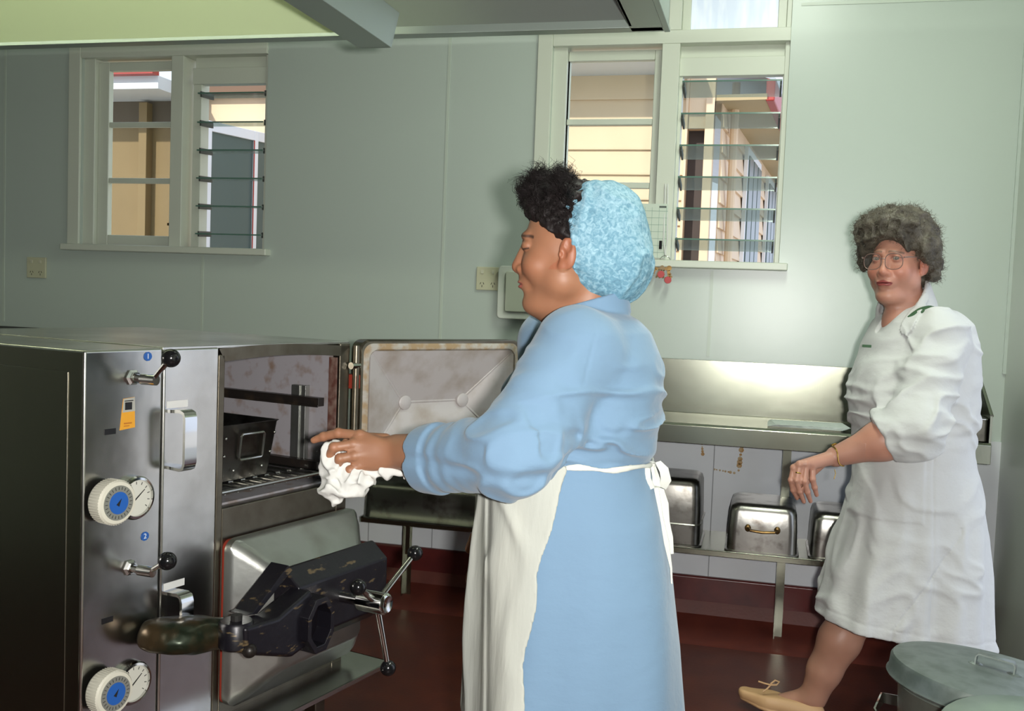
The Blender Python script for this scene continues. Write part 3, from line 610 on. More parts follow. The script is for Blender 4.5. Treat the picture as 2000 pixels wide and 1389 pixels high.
# ---- gauges and timers
m_wp = mat('timer_white', (.66, .64, .54), .4); m_blue = mat('timer_blue', (.02, .11, .42), .35); m_gf = mat('dial_face', (.62, .62, .55), .4); m_gry = mat('dial_ring', (.35, .36, .32), .35, .5)
for zc, zt_ in ((.903, .910), (.500, .512)):
    g_ = O(MB().lathe([(.047, 0), (.047, .012), (.044, .017), (.039, .018), (.038, .012), (.038, .010)], (.124, 0, zc), (0, -1, 0), 40), 'pressure_gauge', m_chrome, smooth=True, angle=30)
    O(MB().lathe([(.0385, .011), (.0385, .0125)], (.124, 0, zc), (0, -1, 0), 32), 'dial', m_gf, g_)
    tk = MB()
    for k in range(11):
        a = math.radians(-40+k*26); ca, sa = math.cos(a), math.sin(a)
        tk.box(-.0007, .0007, -.0132, -.0126, .029, .035, Matrix.Translation((.124, 0, zc)) @ Matrix.Rotation(a-1.6, 4, 'Y'))
    O(tk, 'scale_marks', m_rubber, g_)
    O(MB().prism([(-.0014, -.008), (.0014, -.008), (.0006, .026), (-.0006, .026)], -.0145, -.0135, 'y', Matrix.Translation((.124, 0, zc)) @ Matrix.Rotation(.9, 4, 'Y')), 'needle', m_rubber, g_)
    t = O(MB().lathe([(.043, .012), (.046, .018), (.046, .046), (.043, .050), (.036, .051)], (.046, 0, zt_), (0, -1, 0), 48), 'timer', m_wp, smooth=True, angle=30)
    rb = MB()
    for k in range(48):
        a = k*math.pi/24; rb.box(.0455, .0468, -.046, -.018, -.0010, .0010, Matrix.Translation((.046, 0, zt_)) @ Matrix.Rotation(a, 4, 'Y'))
    O(rb, 'grip_ribs', m_wp, t)
    O(MB().lathe([(.016, 0), (.016, .013)], (.046, 0, zt_), (0, -1, 0), 20), 'spindle', m_chrome, t)
    O(MB().lathe([(.036, .0505), (.036, .052), (.023, .052)], (.046, 0, zt_), (0, -1, 0), 40), 'scale_ring', m_gry, t)
    O(MB().lathe([(.023, .0515), (.023, .053)], (.046, 0, zt_), (0, -1, 0), 40), 'blue_disc', m_blue, t)
    tm = MB()
    for k in range(24): tm.box(-.0005, .0005, -.0526, -.0519, .027, .033, Matrix.Translation((.046, 0, zt_)) @ Matrix.Rotation(k*math.pi/12, 4, 'Y'))
    tm.prism([(-.004, -.006), (.004, -.006), (0, .010)], -.0538, -.0528, 'y', Matrix.Translation((.046, 0, zt_)) @ Matrix.Rotation(.6, 4, 'Y'))
    O(tm, 'timer_marks', m_rubber, t)
# ---- labels
wt = mat('label_ink', (.7, .75, .8), .5); bl = mat('label_blue', (.02, .10, .36), .4); blk = mat('label_black', (.012, .012, .014), .35)
for z, s, b in ((1.203, '1', bl), (.812, '2', bl)):
    p = O(MB().prism([(.020*math.cos(t)*.55+.158, .020*math.sin(t)*.5+z) for t in np.linspace(0, 5.8, 10)], -.0012, 0, 'y'), 'number_label', b)
    text(s, .016, wt, (.158, -.0016, z), (math.pi/2, 0, 0), p)
for z, s in ((1.050, 'STEAM'), (.652, 'STEAM')):
    O(MB().box(.050, .078, -.0012, 0, z-.006, z+.006), 'name_label', blk)
st = O(MB().prism([(.088, 1.050), (.127, 1.053), (.125, 1.118), (.096, 1.116)], -.0008, 0, 'y'), 'warning_sticker', mat('sticker_orange', (.70, .33, .03), .5))
O(MB().prism([(.094, 1.087), (.1265, 1.088), (.125, 1.1175), (.0965, 1.1155)], -.0012, -.0006, 'y'), 'sticker_top', mat('sticker_grey', (.38, .38, .34), .5), st)
mk = MB(); mk.box(.100, .118, -.0016, -.0011, 1.092, 1.108).box(.099, .121, -.0016, -.0011, 1.110, 1.112); O(mk, 'sticker_print', blk, st)
mk = MB(); mk.box(.098, .118, -.0016, -.0006, 1.062, 1.065).box(.098, .112, -.0016, -.0006, 1.057, 1.059); O(mk, 'sticker_print', mat('orange_dk', (.45, .16, .02), .5), st)
# ---- D handles
for z0, z1 in ((.955, 1.080), (.550, .672)):
    a, h = .232, .052
    pth = [(a, 0, z1), (a, -h+.014, z1+.002), (a, -h+.004, z1-.002), (a, -h, z1-.014), (a, -h, z0+.014), (a, -h+.004, z0+.002), (a, -h+.014, z0-.002), (a, 0, z0)]
    O(MB().ribbon(pth, (1, 0, 0), .034, .0035), 'door_handle', m_chrome, smooth=True, angle=60)
    O(MB().box(.212, .272, -.0008, 0, z1+.006, z1+.022), 'tape_patch', mat('white_tape', (.7, .7, .68), .5))
# ---- open upper door: hinge at (OL+.0, 0), panel heading 54 deg in world = -21 deg in local
ud = O(MB().lathe([(.010, .02), (.010, .36)], (OL+.012, -.012, .85), (0, 0, 1), 14), 'upper_door', m_ovd, smooth=True)
Q = Matrix.Translation((OL+.025, -.005, 1.04)) @ Matrix.Rotation(math.radians(-21), 4, 'Z')     # door x along width, -y toward room
DW, DH = .58, .372
def drect(y, ins, r=.03): return [Q @ Vector((x, y, z)) for x, z in rbox_pts(ins, DW-ins, -DH/2+ins, DH/2-ins, r, 6)]
mb = MB(); mb.rings([drect(.03, 0), drect(-.012, 0), drect(-.018, .004), drect(-.018, .012)], cap=False); O(mb, 'door_shell', m_ovd, ud, smooth=True)
mb = MB(); mb.rings([drect(-.018, .010), drect(-.022, .016), drect(-.022, .026), drect(-.016, .030)], cap=False); O(mb, 'gasket_channel', m_rust, ud, smooth=True)
# hollow lining shaped like an inverted hip roof
bx = (.185, DW-.185); bd = .048
A4 = [Vector((.030, -.014, -DH/2+.030)), Vector((DW-.030, -.014, -DH/2+.030)), Vector((DW-.030, -.014, DH/2-.030)), Vector((.030, -.014, DH/2-.030))]
B2 = [Vector((bx[0], bd, 0)), Vector((bx[1], bd, 0))]
mb = MB(); vs = [mb.bm.verts.new(Q @ v) for v in A4+B2]
for f in ((0, 1, 5, 4), (1, 2, 5), (2, 3, 4, 5), (3, 0, 4)): mb.bm.faces.new([vs[i] for i in f])
o = O(mb, 'door_lining', m_lining, ud); so_ = o.modifiers.new('s', 'SOLIDIFY'); so_.thickness = .006
for c_, b_ in ((0, 0), (3, 0), (1, 1), (2, 1)):
    O(MB().tube([Q @ (A4[c_]+Vector((0, -.002, 0))), Q @ (B2[b_]+Vector((0, -.004, 0)))], .0055, 8), 'rib', m_lining, ud, smooth=True)
O(MB().tube([Q @ (B2[0]+Vector((0, -.004, 0))), Q @ (B2[1]+Vector((0, -.004, 0)))], .0055, 8), 'rib', m_lining, ud, smooth=True)
for b_ in B2: O(MB().lathe([(.022, 0), (.021, .016), (.018, .018)], Q @ (b_+Vector((0, -.002, 0))), Q.to_3x3() @ Vector((0, -1, 0)), 24), 'boss', m_lining, ud, smooth=True, angle=50)
O(MB().tube([(OL-.01, -.012, 1.155), (OL+.03, -.014, 1.155)], .010), 'hinge_pin', m_chrome, ud, smooth=True)
O(MB().box(OL+.004, OL+.03, -.02, .02, 1.09, 1.13), 'hinge_block', m_gasket, ud, bevel=.003)
# ---- closed lower door (cast, hipped outside)
def lrect(y, i, r, z0=.358, z1=.757, x0=.388, x1=.862): return [(x, y, z) for x, z in rbox_pts(x0+i, x1-i, z0+i, z1-i, r, 6)]
O(MB().rings([lrect(0, .0, .02), lrect(-.012, .0, .02)]), 'gasket', m_gasket)
ld = MB().rings([lrect(-.010, -.004, .03), lrect(-.028, -.004, .03), lrect(-.036, .004, .03), lrect(-.052, .016, .03), lrect(-.108, .075, .028), lrect(-.118, .086, .02)])
ld = O(ld, 'lower_door', m_cast, smooth=True, angle=50)
# worn lettering scratched on it
text('MIP', .05, mat('scratch', (.55, .56, .52), .4, .5), (.66, -.066, .715), (math.radians(52), 0, 0), ld)
# cross beam
mb = MB(); mb.prism([(-.105, .50), (-.105, .685), (-.135, .70), (-.185, .66), (-.185, .53), (-.135, .49)], .45, .80, 'x')
O(mb, 'cross_beam', m_yoke, ld, bevel=.006)
mb = MB(); mb.prism([(.78, -.11), (.90, -.02), (.90, .03), (.86, .03), (.78, -.04)], .52, .66, 'z'); O(mb, 'hinge_arm', m_yoke, ld, bevel=.006)
# octagonal guide bracket
oc = [(.030*math.cos(math.radians(22.5+45*k)), .052*math.sin(math.radians(22.5+45*k))) for k in range(8)]
mb = MB(); rg = []
for s, y in ((1.35, -.19), (1.35, -.235), (1.0, -.235), (1.0, -.19)): rg.append([(.475+x*s*1.25, y, .575+z*s) for x, z in oc])
mb.rings(rg+[rg[0]], cap=False); O(mb, 'octagon_bracket', m_yoke, ld, bevel=.002)
# forked arm from latch boss
mb = MB(); mb.prism([(.245, .628), (.35, .622), (.46, .66), (.47, .64), (.47, .53), (.40, .515), (.25, .565)], -.215, -.150, 'y', Matrix.Identity(4)); O(mb, 'swing_arm', m_yoke, ld, bevel=.010, seg=3)
mb = MB(); mb.prism([(.300, .630), (.320, .632), (.435, .715), (.45, .70), (.335, .625)], -.165, -.110, 'y'); O(mb, 'arm_rib', m_yoke, ld, bevel=.006)
O(MB().lathe([(.034, 0), (.038, .004), (.038, .055), (.034, .060)], (.262, -.172, .572), (0, 0, 1), 24), 'pivot_eye', m_yoke, ld, smooth=True, angle=40)
O(MB().lathe([(.013, 0), (.013, .012), (.006, .012)], (.262, -.172, .632), (0, 0, 1), 12), 'pivot_pin', m_rubber, ld)
O(MB().sphere((.262, -.212, .572), .016, 12), 'grease_nipple', m_grime, ld, smooth=True)
def latch(P):
    d = cone(P, (.165, -.050, .598), (.255, -.120, .594), .050, .036)
    d = smin(d, ell(P, (.200, -.078, .596), (.072, .062, .040)), .02)
    d = smax(d, P[:, 2]-.634, .012); d = smax(d, .556-P[:, 2]-.25*(P[:, 0]-.2), .014)
    return d+.0015*vnoise(P*60)
sdf_obj('latch_boss', latch, [((.09, -.19, .53), (.32, .02, .66), .003)], mat('latch_bronze', (.075, .05, .025), .32, .6, noise=(14, (.02, .028, .016), .42, .62), bump=[(30, .3)]), ov)
# ---- spoked screw handle
HB = Vector((.612, -.29, .605)); sp = O(MB().lathe([(.014, 0), (.014, .12)], (.612, -.18, .600), (0, -1, .02), 16), 'screw_handle', m_chrome, smooth=True)
O(MB().lathe([(.018, -.05), (.027, -.045), (.027, .028), (.024, .032), (.020, .034), (.012, .030)], HB, (0, -1, .02), 28), 'hub', m_chrome, sp, smooth=True, angle=30)
for tip in (Vector((.735, -.315, .705)), Vector((.634, -.315, .440)), Vector((.525, -.30, .665))):
    d = (tip-HB).normalized(); q = O(MB().tube([HB+d*.018, tip], [.0085, .0065], 12), 'spoke', m_chrome, sp, smooth=True)
    O(MB().sphere(tip, .0195, 16), 'ball', m_ball, q, smooth=True)
# ---- drip tray / base / legs
mb = MB(); mb.box(.30, .918, -.12, .45, .325, .329).box(.30, .918, -.122, -.118, .318, .329).box(.914, .918, -.12, .4, .318, .329); O(mb, 'drip_shelf', m_ov)
for x, y in ((.04, .05), (.80, .05), (.04, OD-.05), (.80, OD-.05)): O(MB().box(x-.02, x+.02, y-.02, y+.02, 0, .32), 'leg', m_ovd, bevel=.003)
# low equipment behind the oven
eq = empty('low_cabinet', (-3.3, 3.6, 0), 0, 'dark topped low cabinet just visible behind the oven at the left edge', 'cabinet')
P(MB().box(-4.4, -2.95, 3.2, 4.2, .1, 1.09), 'body', m_ovs, eq, bevel=.005); P(MB().box(-4.42, -2.93, 3.18, 4.22, 1.09, 1.12), 'top', m_rubber, eq, bevel=.004)
for x in (-4.3, -3.05):
    for y in (3.3, 4.1): P(MB().box(x-.02, x+.02, y-.02, y+.02, 0, .1), 'foot', m_ovs, eq)
# ================================================================== galvanised bin
m_galv = mat('galvanised', (.17, .20, .185), .45, .6, noise=(22, (.12, .145, .13), .42, .62), bump=[(25, .15, (1, 1, 1), .003)])
m_galvd = mat('galvanised_dull', (.22, .24, .20), .5, .7, noise=(12, (.16, .18, .15), .4, .65), bump=[(25, .15)])
BC = at(1938, 1312, 2.02)
bn = empty('galvanised_bin', (BC[0], BC[1], 0), 0, 'round galvanised metal bin in the lower right corner, below the woman in white', 'bin')
P(MB().lathe([(.145, .0), (.150, .02), (.165, .35), (.176, .60), (.181, .605), (.176, .612), (.174, .60), (.17, .5)], (BC[0], BC[1], 0), (0, 0, 1), 56, cap=False), 'body', m_galvd, bn, smooth=True, angle=50)
P(MB().lathe([(.0, .004), (.148, .004)], (BC[0], BC[1], 0), (0, 0, 1), 56, cap=False), 'base', m_galvd, bn)
for zz in (.20, .42): P(MB().lathe([(.157+.03*(zz-.2), zz), (.163+.03*(zz-.2), zz+.006), (.157+.03*(zz-.2), zz+.012)], (BC[0], BC[1], 0), (0, 0, 1), 56, cap=False), 'swage', m_galvd, bn, smooth=True)
ax = Vector((.10, .05, 1)).normalized(); q = Vector((0, 0, 1)).rotation_difference(ax)
lc = Vector((BC[0], BC[1], BC[2]-.042))
ldd = empty('bin_lid', lc, 0, 'domed galvanised lid with strap handle sitting crooked on the bin', 'lid')
P(MB().lathe([(.198, -.004), (.201, .0), (.197, .006), (.196, .030), (.192, .036), (.16, .041), (.08, .047), (.0005, .048)], lc, ax, 64, cap=False), 'cover', m_galv, ldd, smooth=True, angle=38)
hx = q @ Vector((.80, .60, 0)); hh = [lc+q @ Vector(p) for p in ((.034, -.012, .045), (.034, -.012, .064), (.030, -.011, .070), (-.030, .011, .070), (-.034, .012, .064), (-.034, .012, .045))]
P(MB().ribbon(hh, ax.cross(hh[3]-hh[2]), .022, .0015), 'handle', m_galv, ldd, smooth=True, angle=60)
for p in (hh[0], hh[-1]): P(MB().lathe([(.014, 0), (.014, .003), (.008, .006)], p, ax, 14), 'handle_foot', m_galv, ldd)
# side grip
gp = Vector((BC[0]-.168, BC[1]-.03, .52))
P(MB().ribbon([gp+Vector((0, .05, .03)), gp+Vector((-.035, .045, .035)), gp+Vector((-.055, .0, .02)), gp+Vector((-.035, -.05, -.01)), gp+Vector((.0, -.05, -.03))], (0, .2, 1), .022, .002), 'side_grip', m_chrome, bn, smooth=True)
# second container in front, right edge
b2 = at(2045, 1445, 1.62)
b2o = empty('metal_drum', (b2[0], b2[1], 0), 0, 'pale green metal drum top cut off by the bottom right corner', 'drum')
P(MB().lathe([(.15, 0), (.155, .02), (.155, b2[2]-.0), (.160, b2[2]+.006), (.153, b2[2]+.012), (.10, b2[2]+.016), (.0005, b2[2]+.018)], (b2[0], b2[1], 0), (0, 0, 1), 56, cap=False), 'body', mat('drum_green', (.26, .33, .27), .4, .5, noise=(12, (.2, .26, .22), .4, .65)), b2o, smooth=True, angle=40)
# ================================================================== people
RH = np.array([math.cos(YAW), math.sin(YAW), 0.]); VH = np.array([math.sin(YAW), -math.cos(YAW), 0.])   # picture-right / towards viewer, horizontal
F32 = np.float32
def frame(px, depth):
    o = at(px, 600, depth); return np.array([o[0], o[1], 0.])
def tolocal(P, O): q = P-O.astype(F32); return np.stack([q @ RH.astype(F32), q @ VH.astype(F32), P[:, 2]], 1)
def toworld(L, O): return O+L[0]*RH+L[1]*VH+np.array([0, 0, L[2]])
def table(O, depth, rows):
    """rows: (y_pixel, left_px, right_px, half depth) -> ascending z tables in (u, v, z)"""
    zs, tab = [], []
    for y, l, r, hd in rows:
        A = at(l, y, depth); B = at(r, y, depth); ua = (A-O) @ RH; ub = (B-O) @ RH
        zs.append((A[2]+B[2])/2); tab.append(((ua+ub)/2, 0., (ub-ua)/2, hd))
    i = np.argsort(zs); return [zs[k] for k in i], [tab[k] for k in i]
def headframe(px, py, depth, yaw, pitch, roll=0):
    c = at(px, py, depth); w = CP-c; w[2] = 0; w /= np.linalg.norm(w); l = np.array([w[1], -w[0], 0.])
    if l @ RH > 0: l = -l
    a = math.radians(yaw); f = math.cos(a)*w+math.sin(a)*l; up = np.array([0, 0, 1.]); p = math.radians(pitch)
    f2 = f*math.cos(p)-up*math.sin(p); u2 = up*math.cos(p)+f*math.sin(p); r = np.cross(f2, u2)
    ro = math.radians(roll); r2 = r*math.cos(ro)+u2*math.sin(ro); u3 = u2*math.cos(ro)-r*math.sin(ro)
    return c, np.stack([r2, f2, u3], 1)          # columns: right, forward, up
def HL(P, hf): return ((P-hf[0].astype(F32)) @ hf[1].astype(F32)).astype(F32)
def HW(p, hf): return hf[0]+hf[1] @ np.array(p)
def sym(Q): q = Q.copy(); q[:, 0] = np.abs(q[:, 0]); return q
def head(Q, full=0., lids=False, mouth=0.):
    """Q in head space: x right, y forward, z up; origin between the ears"""
    S = sym(Q)
    d = ell(Q, (0, -.018, .035), (.076, .096, .086))
    d = smin(d, ell(Q, (0, .028, -.030), (.058+full*.006, .060, .080)), .03)
    d = smin(d, ell(S, (.040, .006, -.058), (.030+full*.012, .042, .036+full*.006)), .028)
    d = smin(d, ell(Q, (0, .068, -.103), (.024, .021, .019)), .022)
    if full: d = smin(d, ell(Q, (0, .030, -.108), (.045, .048, .026)), .03)
    d = smin(d, ell(S, (.037, .060, -.030), (.026+full*.004, .022+full*.004, .026)), .022)      # cheek
    d = smin(d, ell(S, (.020, .078, .028), (.020, .012, .009)), .014)             # brow ridge
    d = smax(d, -ell(S, (.031, .098, .010), (.019, .017, .012)), .012)            # socket
    if lids: e = ell(S, (.031, .0745, .009), (.0165, .0140, .0125))
    else:
        e = sph(S, (.031, .0735, .010), .0142); e = smax(e, -ell(S, (.0305, .092, .0095), (.0135, .018, .0052)), .0012)
    d = smin(d, e, .005)
    d = smin(d, cone(Q, (0, .083, .014), (0, .0985, -.028), .0072, .0115+.0015*full), .010)   # nose
    d = smin(d, ell(Q, (0, .0985, -.033), (.0135, .0115, .0100)), .006)
    d = smin(d, ell(S, (.0135+.002*full, .0905, -.036), (.0080, .0105, .0080)), .006)
    d = smax(d, -ell(S, (.0068, .096, -.0450), (.0036, .0055, .004)), .002)
    d = smin(d, ell(Q, (0, .078, -.060), (.030, .020, .024)), .014)               # muzzle
    d = smin(d, ell(Q, (0, .0925, -.0612), (.0225, .0080, .0040)), .003)
    d = smin(d, ell(Q, (0, .0915, -.0705), (.0190, .0085, .0048)), .003)
    d = smax(d, -ell(Q, (0, .104, -.0658), (.0250, .014, .0010)), .0022)
    d = smax(d, -ell(Q, (0, .100, -.083), (.018, .009, .005)), .006)
    # ears
    c, s = math.cos(.35), math.sin(.35); R = np.array([[c, -s, 0], [s, c, 0], [0, 0, 1.]])
    e = ell(S, (.083, -.006, -.010), (.008, .0180, .031), R); e = smin(e, ell(S, (.079, .004, -.034), (.007, .009, .011)), .006)
    e = smax(e, -ell(S, (.0915, .002, -.010), (.0075, .0080, .0125), R), .004); e = smax(e, -ell(S, (.0925, -.008, .006), (.006, .0085, .014), R), .003)
    e = smin(e, ell(S, (.084, .008, -.012), (.004, .0035, .006)), .003)
    d = smin(d, e, .006)
    return d
def headcol(Q, base, lip, brow, lash, lids):
    n = len(Q); c = np.tile(np.array(base, F32), (n, 1)); S = sym(Q)
    def mix(m, col): m = np.clip(m, 0, 1)[:, None]; c[:] = c*(1-m)+np.array(col, F32)*m
    red = np.array(base)*np.array([1.02, .74, .70])
    mix(.65*np.exp(-((S[:, 0]-.042)**2+(Q[:, 2]+.03)**2)/.0006)*(Q[:, 1] > .02), red)
    mix(.5*np.exp(-((S[:, 0])**2+(Q[:, 2]+.032)**2)/.0002)*(Q[:, 1] > .09), red)
    mix(.7*(S[:, 0] > .074)*(np.abs(Q[:, 2]) < .04), red)
    zl = np.abs(Q[:, 2]+.0655-.0015*np.cos(S[:, 0]*180))/(.0082*np.sqrt(np.clip(1-(S[:, 0]/.0255)**2, 0.0001, 1)))
    mix(np.clip((1.12-zl)*6, 0, 1)*(S[:, 0] < .0255)*(Q[:, 1] > .078), lip)
    mix(np.clip(1.4-zl*8, 0, 1)*(S[:, 0] < .025)*(Q[:, 1] > .085), np.array(lip)*.35)
    zb = Q[:, 2]-(.0305-9*(S[:, 0]-.026)**2-.10*(S[:, 0]-.03))
    mix(.85*np.clip(1.5-np.abs(zb)/.0030, 0, 1)*(S[:, 0] > .010)*(S[:, 0] < .048)*(Q[:, 1] > .04), brow)
    if lids: mix(.9*np.clip(1.6-np.abs(Q[:, 2]-.0015-6*(S[:, 0]-.031)**2)/.0014, 0, 1)*(np.abs(S[:, 0]-.031) < .0165)*(Q[:, 1] > .06), lash)
    else:
        r = np.sqrt(((S[:, 0]-.0305)/.0150)**2+((Q[:, 2]-.0095)/.0064)**2)
        mix(.75*np.clip(1.6-np.abs(r-1)/.14, 0, 1)*(Q[:, 1] > .06)*(Q[:, 2] > .009), lash); mix(.25*(np.abs(r-1.3) < .5)*(Q[:, 1] > .06), red)
    return c
def chain(P, d, pts, radii, k=.004):
    e = None
    for i in range(len(pts)-1):
        q = cone(P, pts[i], pts[i+1], radii[i], radii[i+1]); e = q if e is None else smin(e, q, .003)
    for i in range(1, len(pts)-1): e = smin(e, sph(P, pts[i], radii[i]*1.06), .003)
    return smin(d, e, k) if d is not None else e
def handsdf(P, d, wrist, knuck, fingers, thumb, fr=.0088, wr=.027):
    W = np.array(wrist)
    for kx in knuck: d = smin(d, cone(P, W*.75+np.array(kx)*.25, kx, .0165, .0118), .010)
    for f in fingers:
        n = len(f); d = chain(P, d, f, [fr*1.12]+[fr*(1.02-.07*i) for i in range(n-2)]+[fr*.74], .0035)
    for kx in knuck: d = smin(d, sph(P, kx, .0108), .004)
    d = chain(P, d, thumb, [.016, .0120, .0112, .0085][:len(thumb)], .006)
    return d
def nails(P, c, tips, col):
    return c
def folds(Q, f=(9, 9, 30), seed=0, p=1.6):
    v = vnoise(Q*np.array(f, F32)+.8*vnoise(Q*np.array([6, 6, 6], F32), seed+3)[:, None], seed); n = np.exp(-(v*3.6)**2); return n
def shoe(P, toe, ball, heel, up, r=.04):
    d = cone(P, ball, toe, r*.95, r*.62); d = smin(d, cone(P, heel, ball, r*.82, r*.95), .02)
    return d
m_cloth = dict(rough=.85, sheen=.15)
# ---------------------------------------------------------------- WOMAN IN BLUE
O1 = frame(1110, 2.02)
zs1, tb1 = table(O1, 2.02, [(596, 1095, 1190, .062), (608, 1084, 1218, .085), (622, 1072, 1241, .13), (645, 1062, 1263, .160), (700, 1045, 1281, .180), (760, 1030, 1284, .186), (830, 1005, 1281, .184), (885, 965, 1273, .183),
    (905, 946, 1273, .184), (940, 944, 1288, .192), (1000, 940, 1301, .205), (1130, 929, 1319, .222), (1250, 920, 1334, .23), (1389, 914, 1344, .24), (1520, 905, 1352, .245)])
hf1 = headframe(1108, 489, 2.0, 94, 3)
SH1 = at(1128, 682, 1.885); EL1 = at(1003, 888, 1.80); WR1 = at(776, 883, 1.99); CU1 = at(846, 896, 1.945)
SH1r = toworld((-.02, -.165, 1.26), O1); EL1r = toworld((-.03, -.235, 1.03), O1); WR1r = toworld((-.12, -.235, .86), O1)
HEM1 = .44
def dress1_core(P):
    L = tolocal(P, O1); z = L[:, 2]
    th = np.arctan2(L[:, 1]/.2, L[:, 0]/.18); low = np.clip((1.0-z)/.5, 0, 1)
    d = loft(L, zs1, tb1, 2.25)
    d = d+low*(.008*np.sin(th*5+1.2*np.sin(z*3))+.004*np.sin(th*11+z*4)+.004*np.sin(th*3+2+z*7))*np.clip(1.1-low*.1, 0, 1)
    top = 1.345
    d = smax(d, z-top, .03)
    d = smin(d, cone(P, toworld((.035, .06, 1.285), O1), SH1+np.array([0, 0, -.004]), .062, .074), .035)
    d = smin(d, cone(P, toworld((.035, -.06, 1.285), O1), SH1r, .062, .072), .035)
    d = smin(d, ell(L, (-.045, .0, 1.15), (.085, .12, .085)), .04)        # bust
    d = smin(d, ell(L, (.10, .0, 1.20), (.085, .14, .12)), .04)           # upper back
    return d, L, z
def dress1(P):
    d, L, z = dress1_core(P)
    arm = smin(cone(P, SH1, EL1, .080, .073), cone(P, EL1, CU1, .073, .062), .030)
    n = folds(P, (16, 16, 22), 4); near = np.exp(-((P-EL1.astype(F32))**2).sum(1)/.010); arm = arm-.009*n*(.35+near)
    ax = (CU1-EL1)/np.linalg.norm(CU1-EL1); tE = (P-CU1.astype(F32)) @ ax.astype(F32)
    arm = arm+.0030*np.sin(tE*150+3*vnoise(P*14))*np.exp(-((tE+.06)/.05)**2)*.6
    arm = smax(arm, tE-.018, .006)                                         # sleeve end
    cuff = cone(P, EL1, CU1+ax*.02, .083, .0665); cuff = smax(smax(cuff, tE-.020, .004), -(tE+.030), .006)+.002*vnoise(P*30, 2)
    arm = smin(arm, cuff, .004)
    hol = smax(cone(P, CU1-ax*.02, CU1+ax*.06, .052, .052), -(tE+.012), .002); arm = smax(arm, -hol, .003)
    armr = smin(cone(P, SH1r, EL1r, .076, .066), cone(P, EL1r, EL1r*.55+WR1r*.45, .066, .055), .03)
    d = smin(d, arm, .022); d = smin(d, armr, .02)
    # blouson creases above the waist and diagonal ones from the armpit
    w = np.exp(-((z-1.095)/.045)**2); back = np.clip((L[:, 0]+.12)/.15, 0, 1)
    d = d-.013*w*back*folds(P, (9, 9, 40), 7)-.009*back*np.exp(-((z-1.17)/.06)**2)*folds(P, (10, 10, 26), 9)
    d = d+.006*np.exp(-((z-1.048)/.012)**2)
    ap = at(1135, 770, 1.86); r = np.linalg.norm(P-ap.astype(F32), axis=1); d = d+.010*np.exp(-(r/.030)**2)
    sm = np.abs(((P-SH1.astype(F32)) @ RH.astype(F32))-.018-.22*(z-1.26)); d = d+.0018*np.exp(-(sm/.003)**2)*np.exp(-((z-1.26)/.06)**2)*(L[:, 1] > .08)
    d = d-.0025*folds(P, (7, 7, 11), 12)*np.clip((z-1.05)/.03, 0, 1)
    # collar band
    nk = cone(P, HW((0, -.045, -.075), hf1), toworld((.045, 0, 1.27), O1), .064, .082)
    pl = (P-HW((0, -.02, -.135), hf1).astype(F32)) @ np.array([-RH[0]*.30, -RH[1]*.30, .95], F32)
    col = smax(np.abs(nk-.006)-.0055, pl-.030, .003); col = smax(col, -.02-pl, .004)
    d = smin(d, col, .004)
    d = smax(d, -smax(nk, -(pl+.004), .003), .004)
    inner = smax(d+.010, z-.60, .01); d = smax(d, -inner, .003)
    return smax(d, HEM1-z, .003)
m_blue_d = mat('blue_cotton', (.150, .250, .365), .85, sheen=.2, bump=[(900, .12, (1, 1, 1), .0006), (26, .28, (1, 1, 1.6), .006), (9, .25, (1, 1, .7), .012)])
w1 = empty('person', tuple(O1), 0, 'woman in light blue dress, white apron and blue hair cover, holding a cloth', 'person')
def WP(o, root):
    o.parent = root; o.matrix_parent_inverse = Matrix.Translation(-Vector(root.location)); return o
lo = toworld((-.25, 0, 0), O1)
WP(sdf_obj('dress', dress1, [((-.95, 1.45, .42), (.12, 2.42, 1.40), .0036)], m_blue_d), w1)
# body
KN1 = [at(703, 851, 1.985), at(691, 868, 1.972), at(693, 890, 1.968), at(704, 908, 1.975)]
FI1 = [[KN1[0], at(661, 846, 1.995), at(632, 853, 2.005), at(613, 860, 2.01)],
       [KN1[1], at(652, 874, 1.962), at(641, 895, 1.975), at(652, 911, 1.992)],
       [KN1[2], at(664, 896, 1.962), at(658, 916, 1.975), at(672, 927, 1.99)],
       [KN1[3], at(684, 919, 1.968), at(680, 934, 1.98), at(693, 938, 1.995)]]
TH1 = [at(752, 862, 2.015), at(712, 856, 2.03), at(680, 866, 2.03), at(655, 880, 2.02)]
def hand1(P):
    d = cone(P, EL1, WR1, .043, .0355)
    d = smin(d, ell(P, WR1*.42+KN1[2]*.58, (.042, .018, .034)), .015)
    return handsdf(P, d, WR1, KN1, FI1, TH1, .0093)
WRr = WR1r
def hand1r(P):
    d = cone(P, EL1r, WR1r, .045, .030); dn = np.array([-.25, -.1, -1.]); dn /= np.linalg.norm(dn)
    kn = [WR1r+dn*.08+RH*(.03-.02*i) for i in range(4)]; fg = [[k, k+dn*.038, k+dn*.06+VH*.01, k+dn*.075+VH*.022] for k in kn]
    return handsdf(P, d, WR1r, kn, fg, [WR1r+dn*.02-RH*.02, WR1r+dn*.05-RH*.045, WR1r+dn*.08-RH*.05], .009)
LG1 = [(toworld((-.02, s*.095, .62), O1), toworld((.0, s*.09, .42), O1), toworld((.01, s*.09, .08), O1)) for s in (1, -1)]
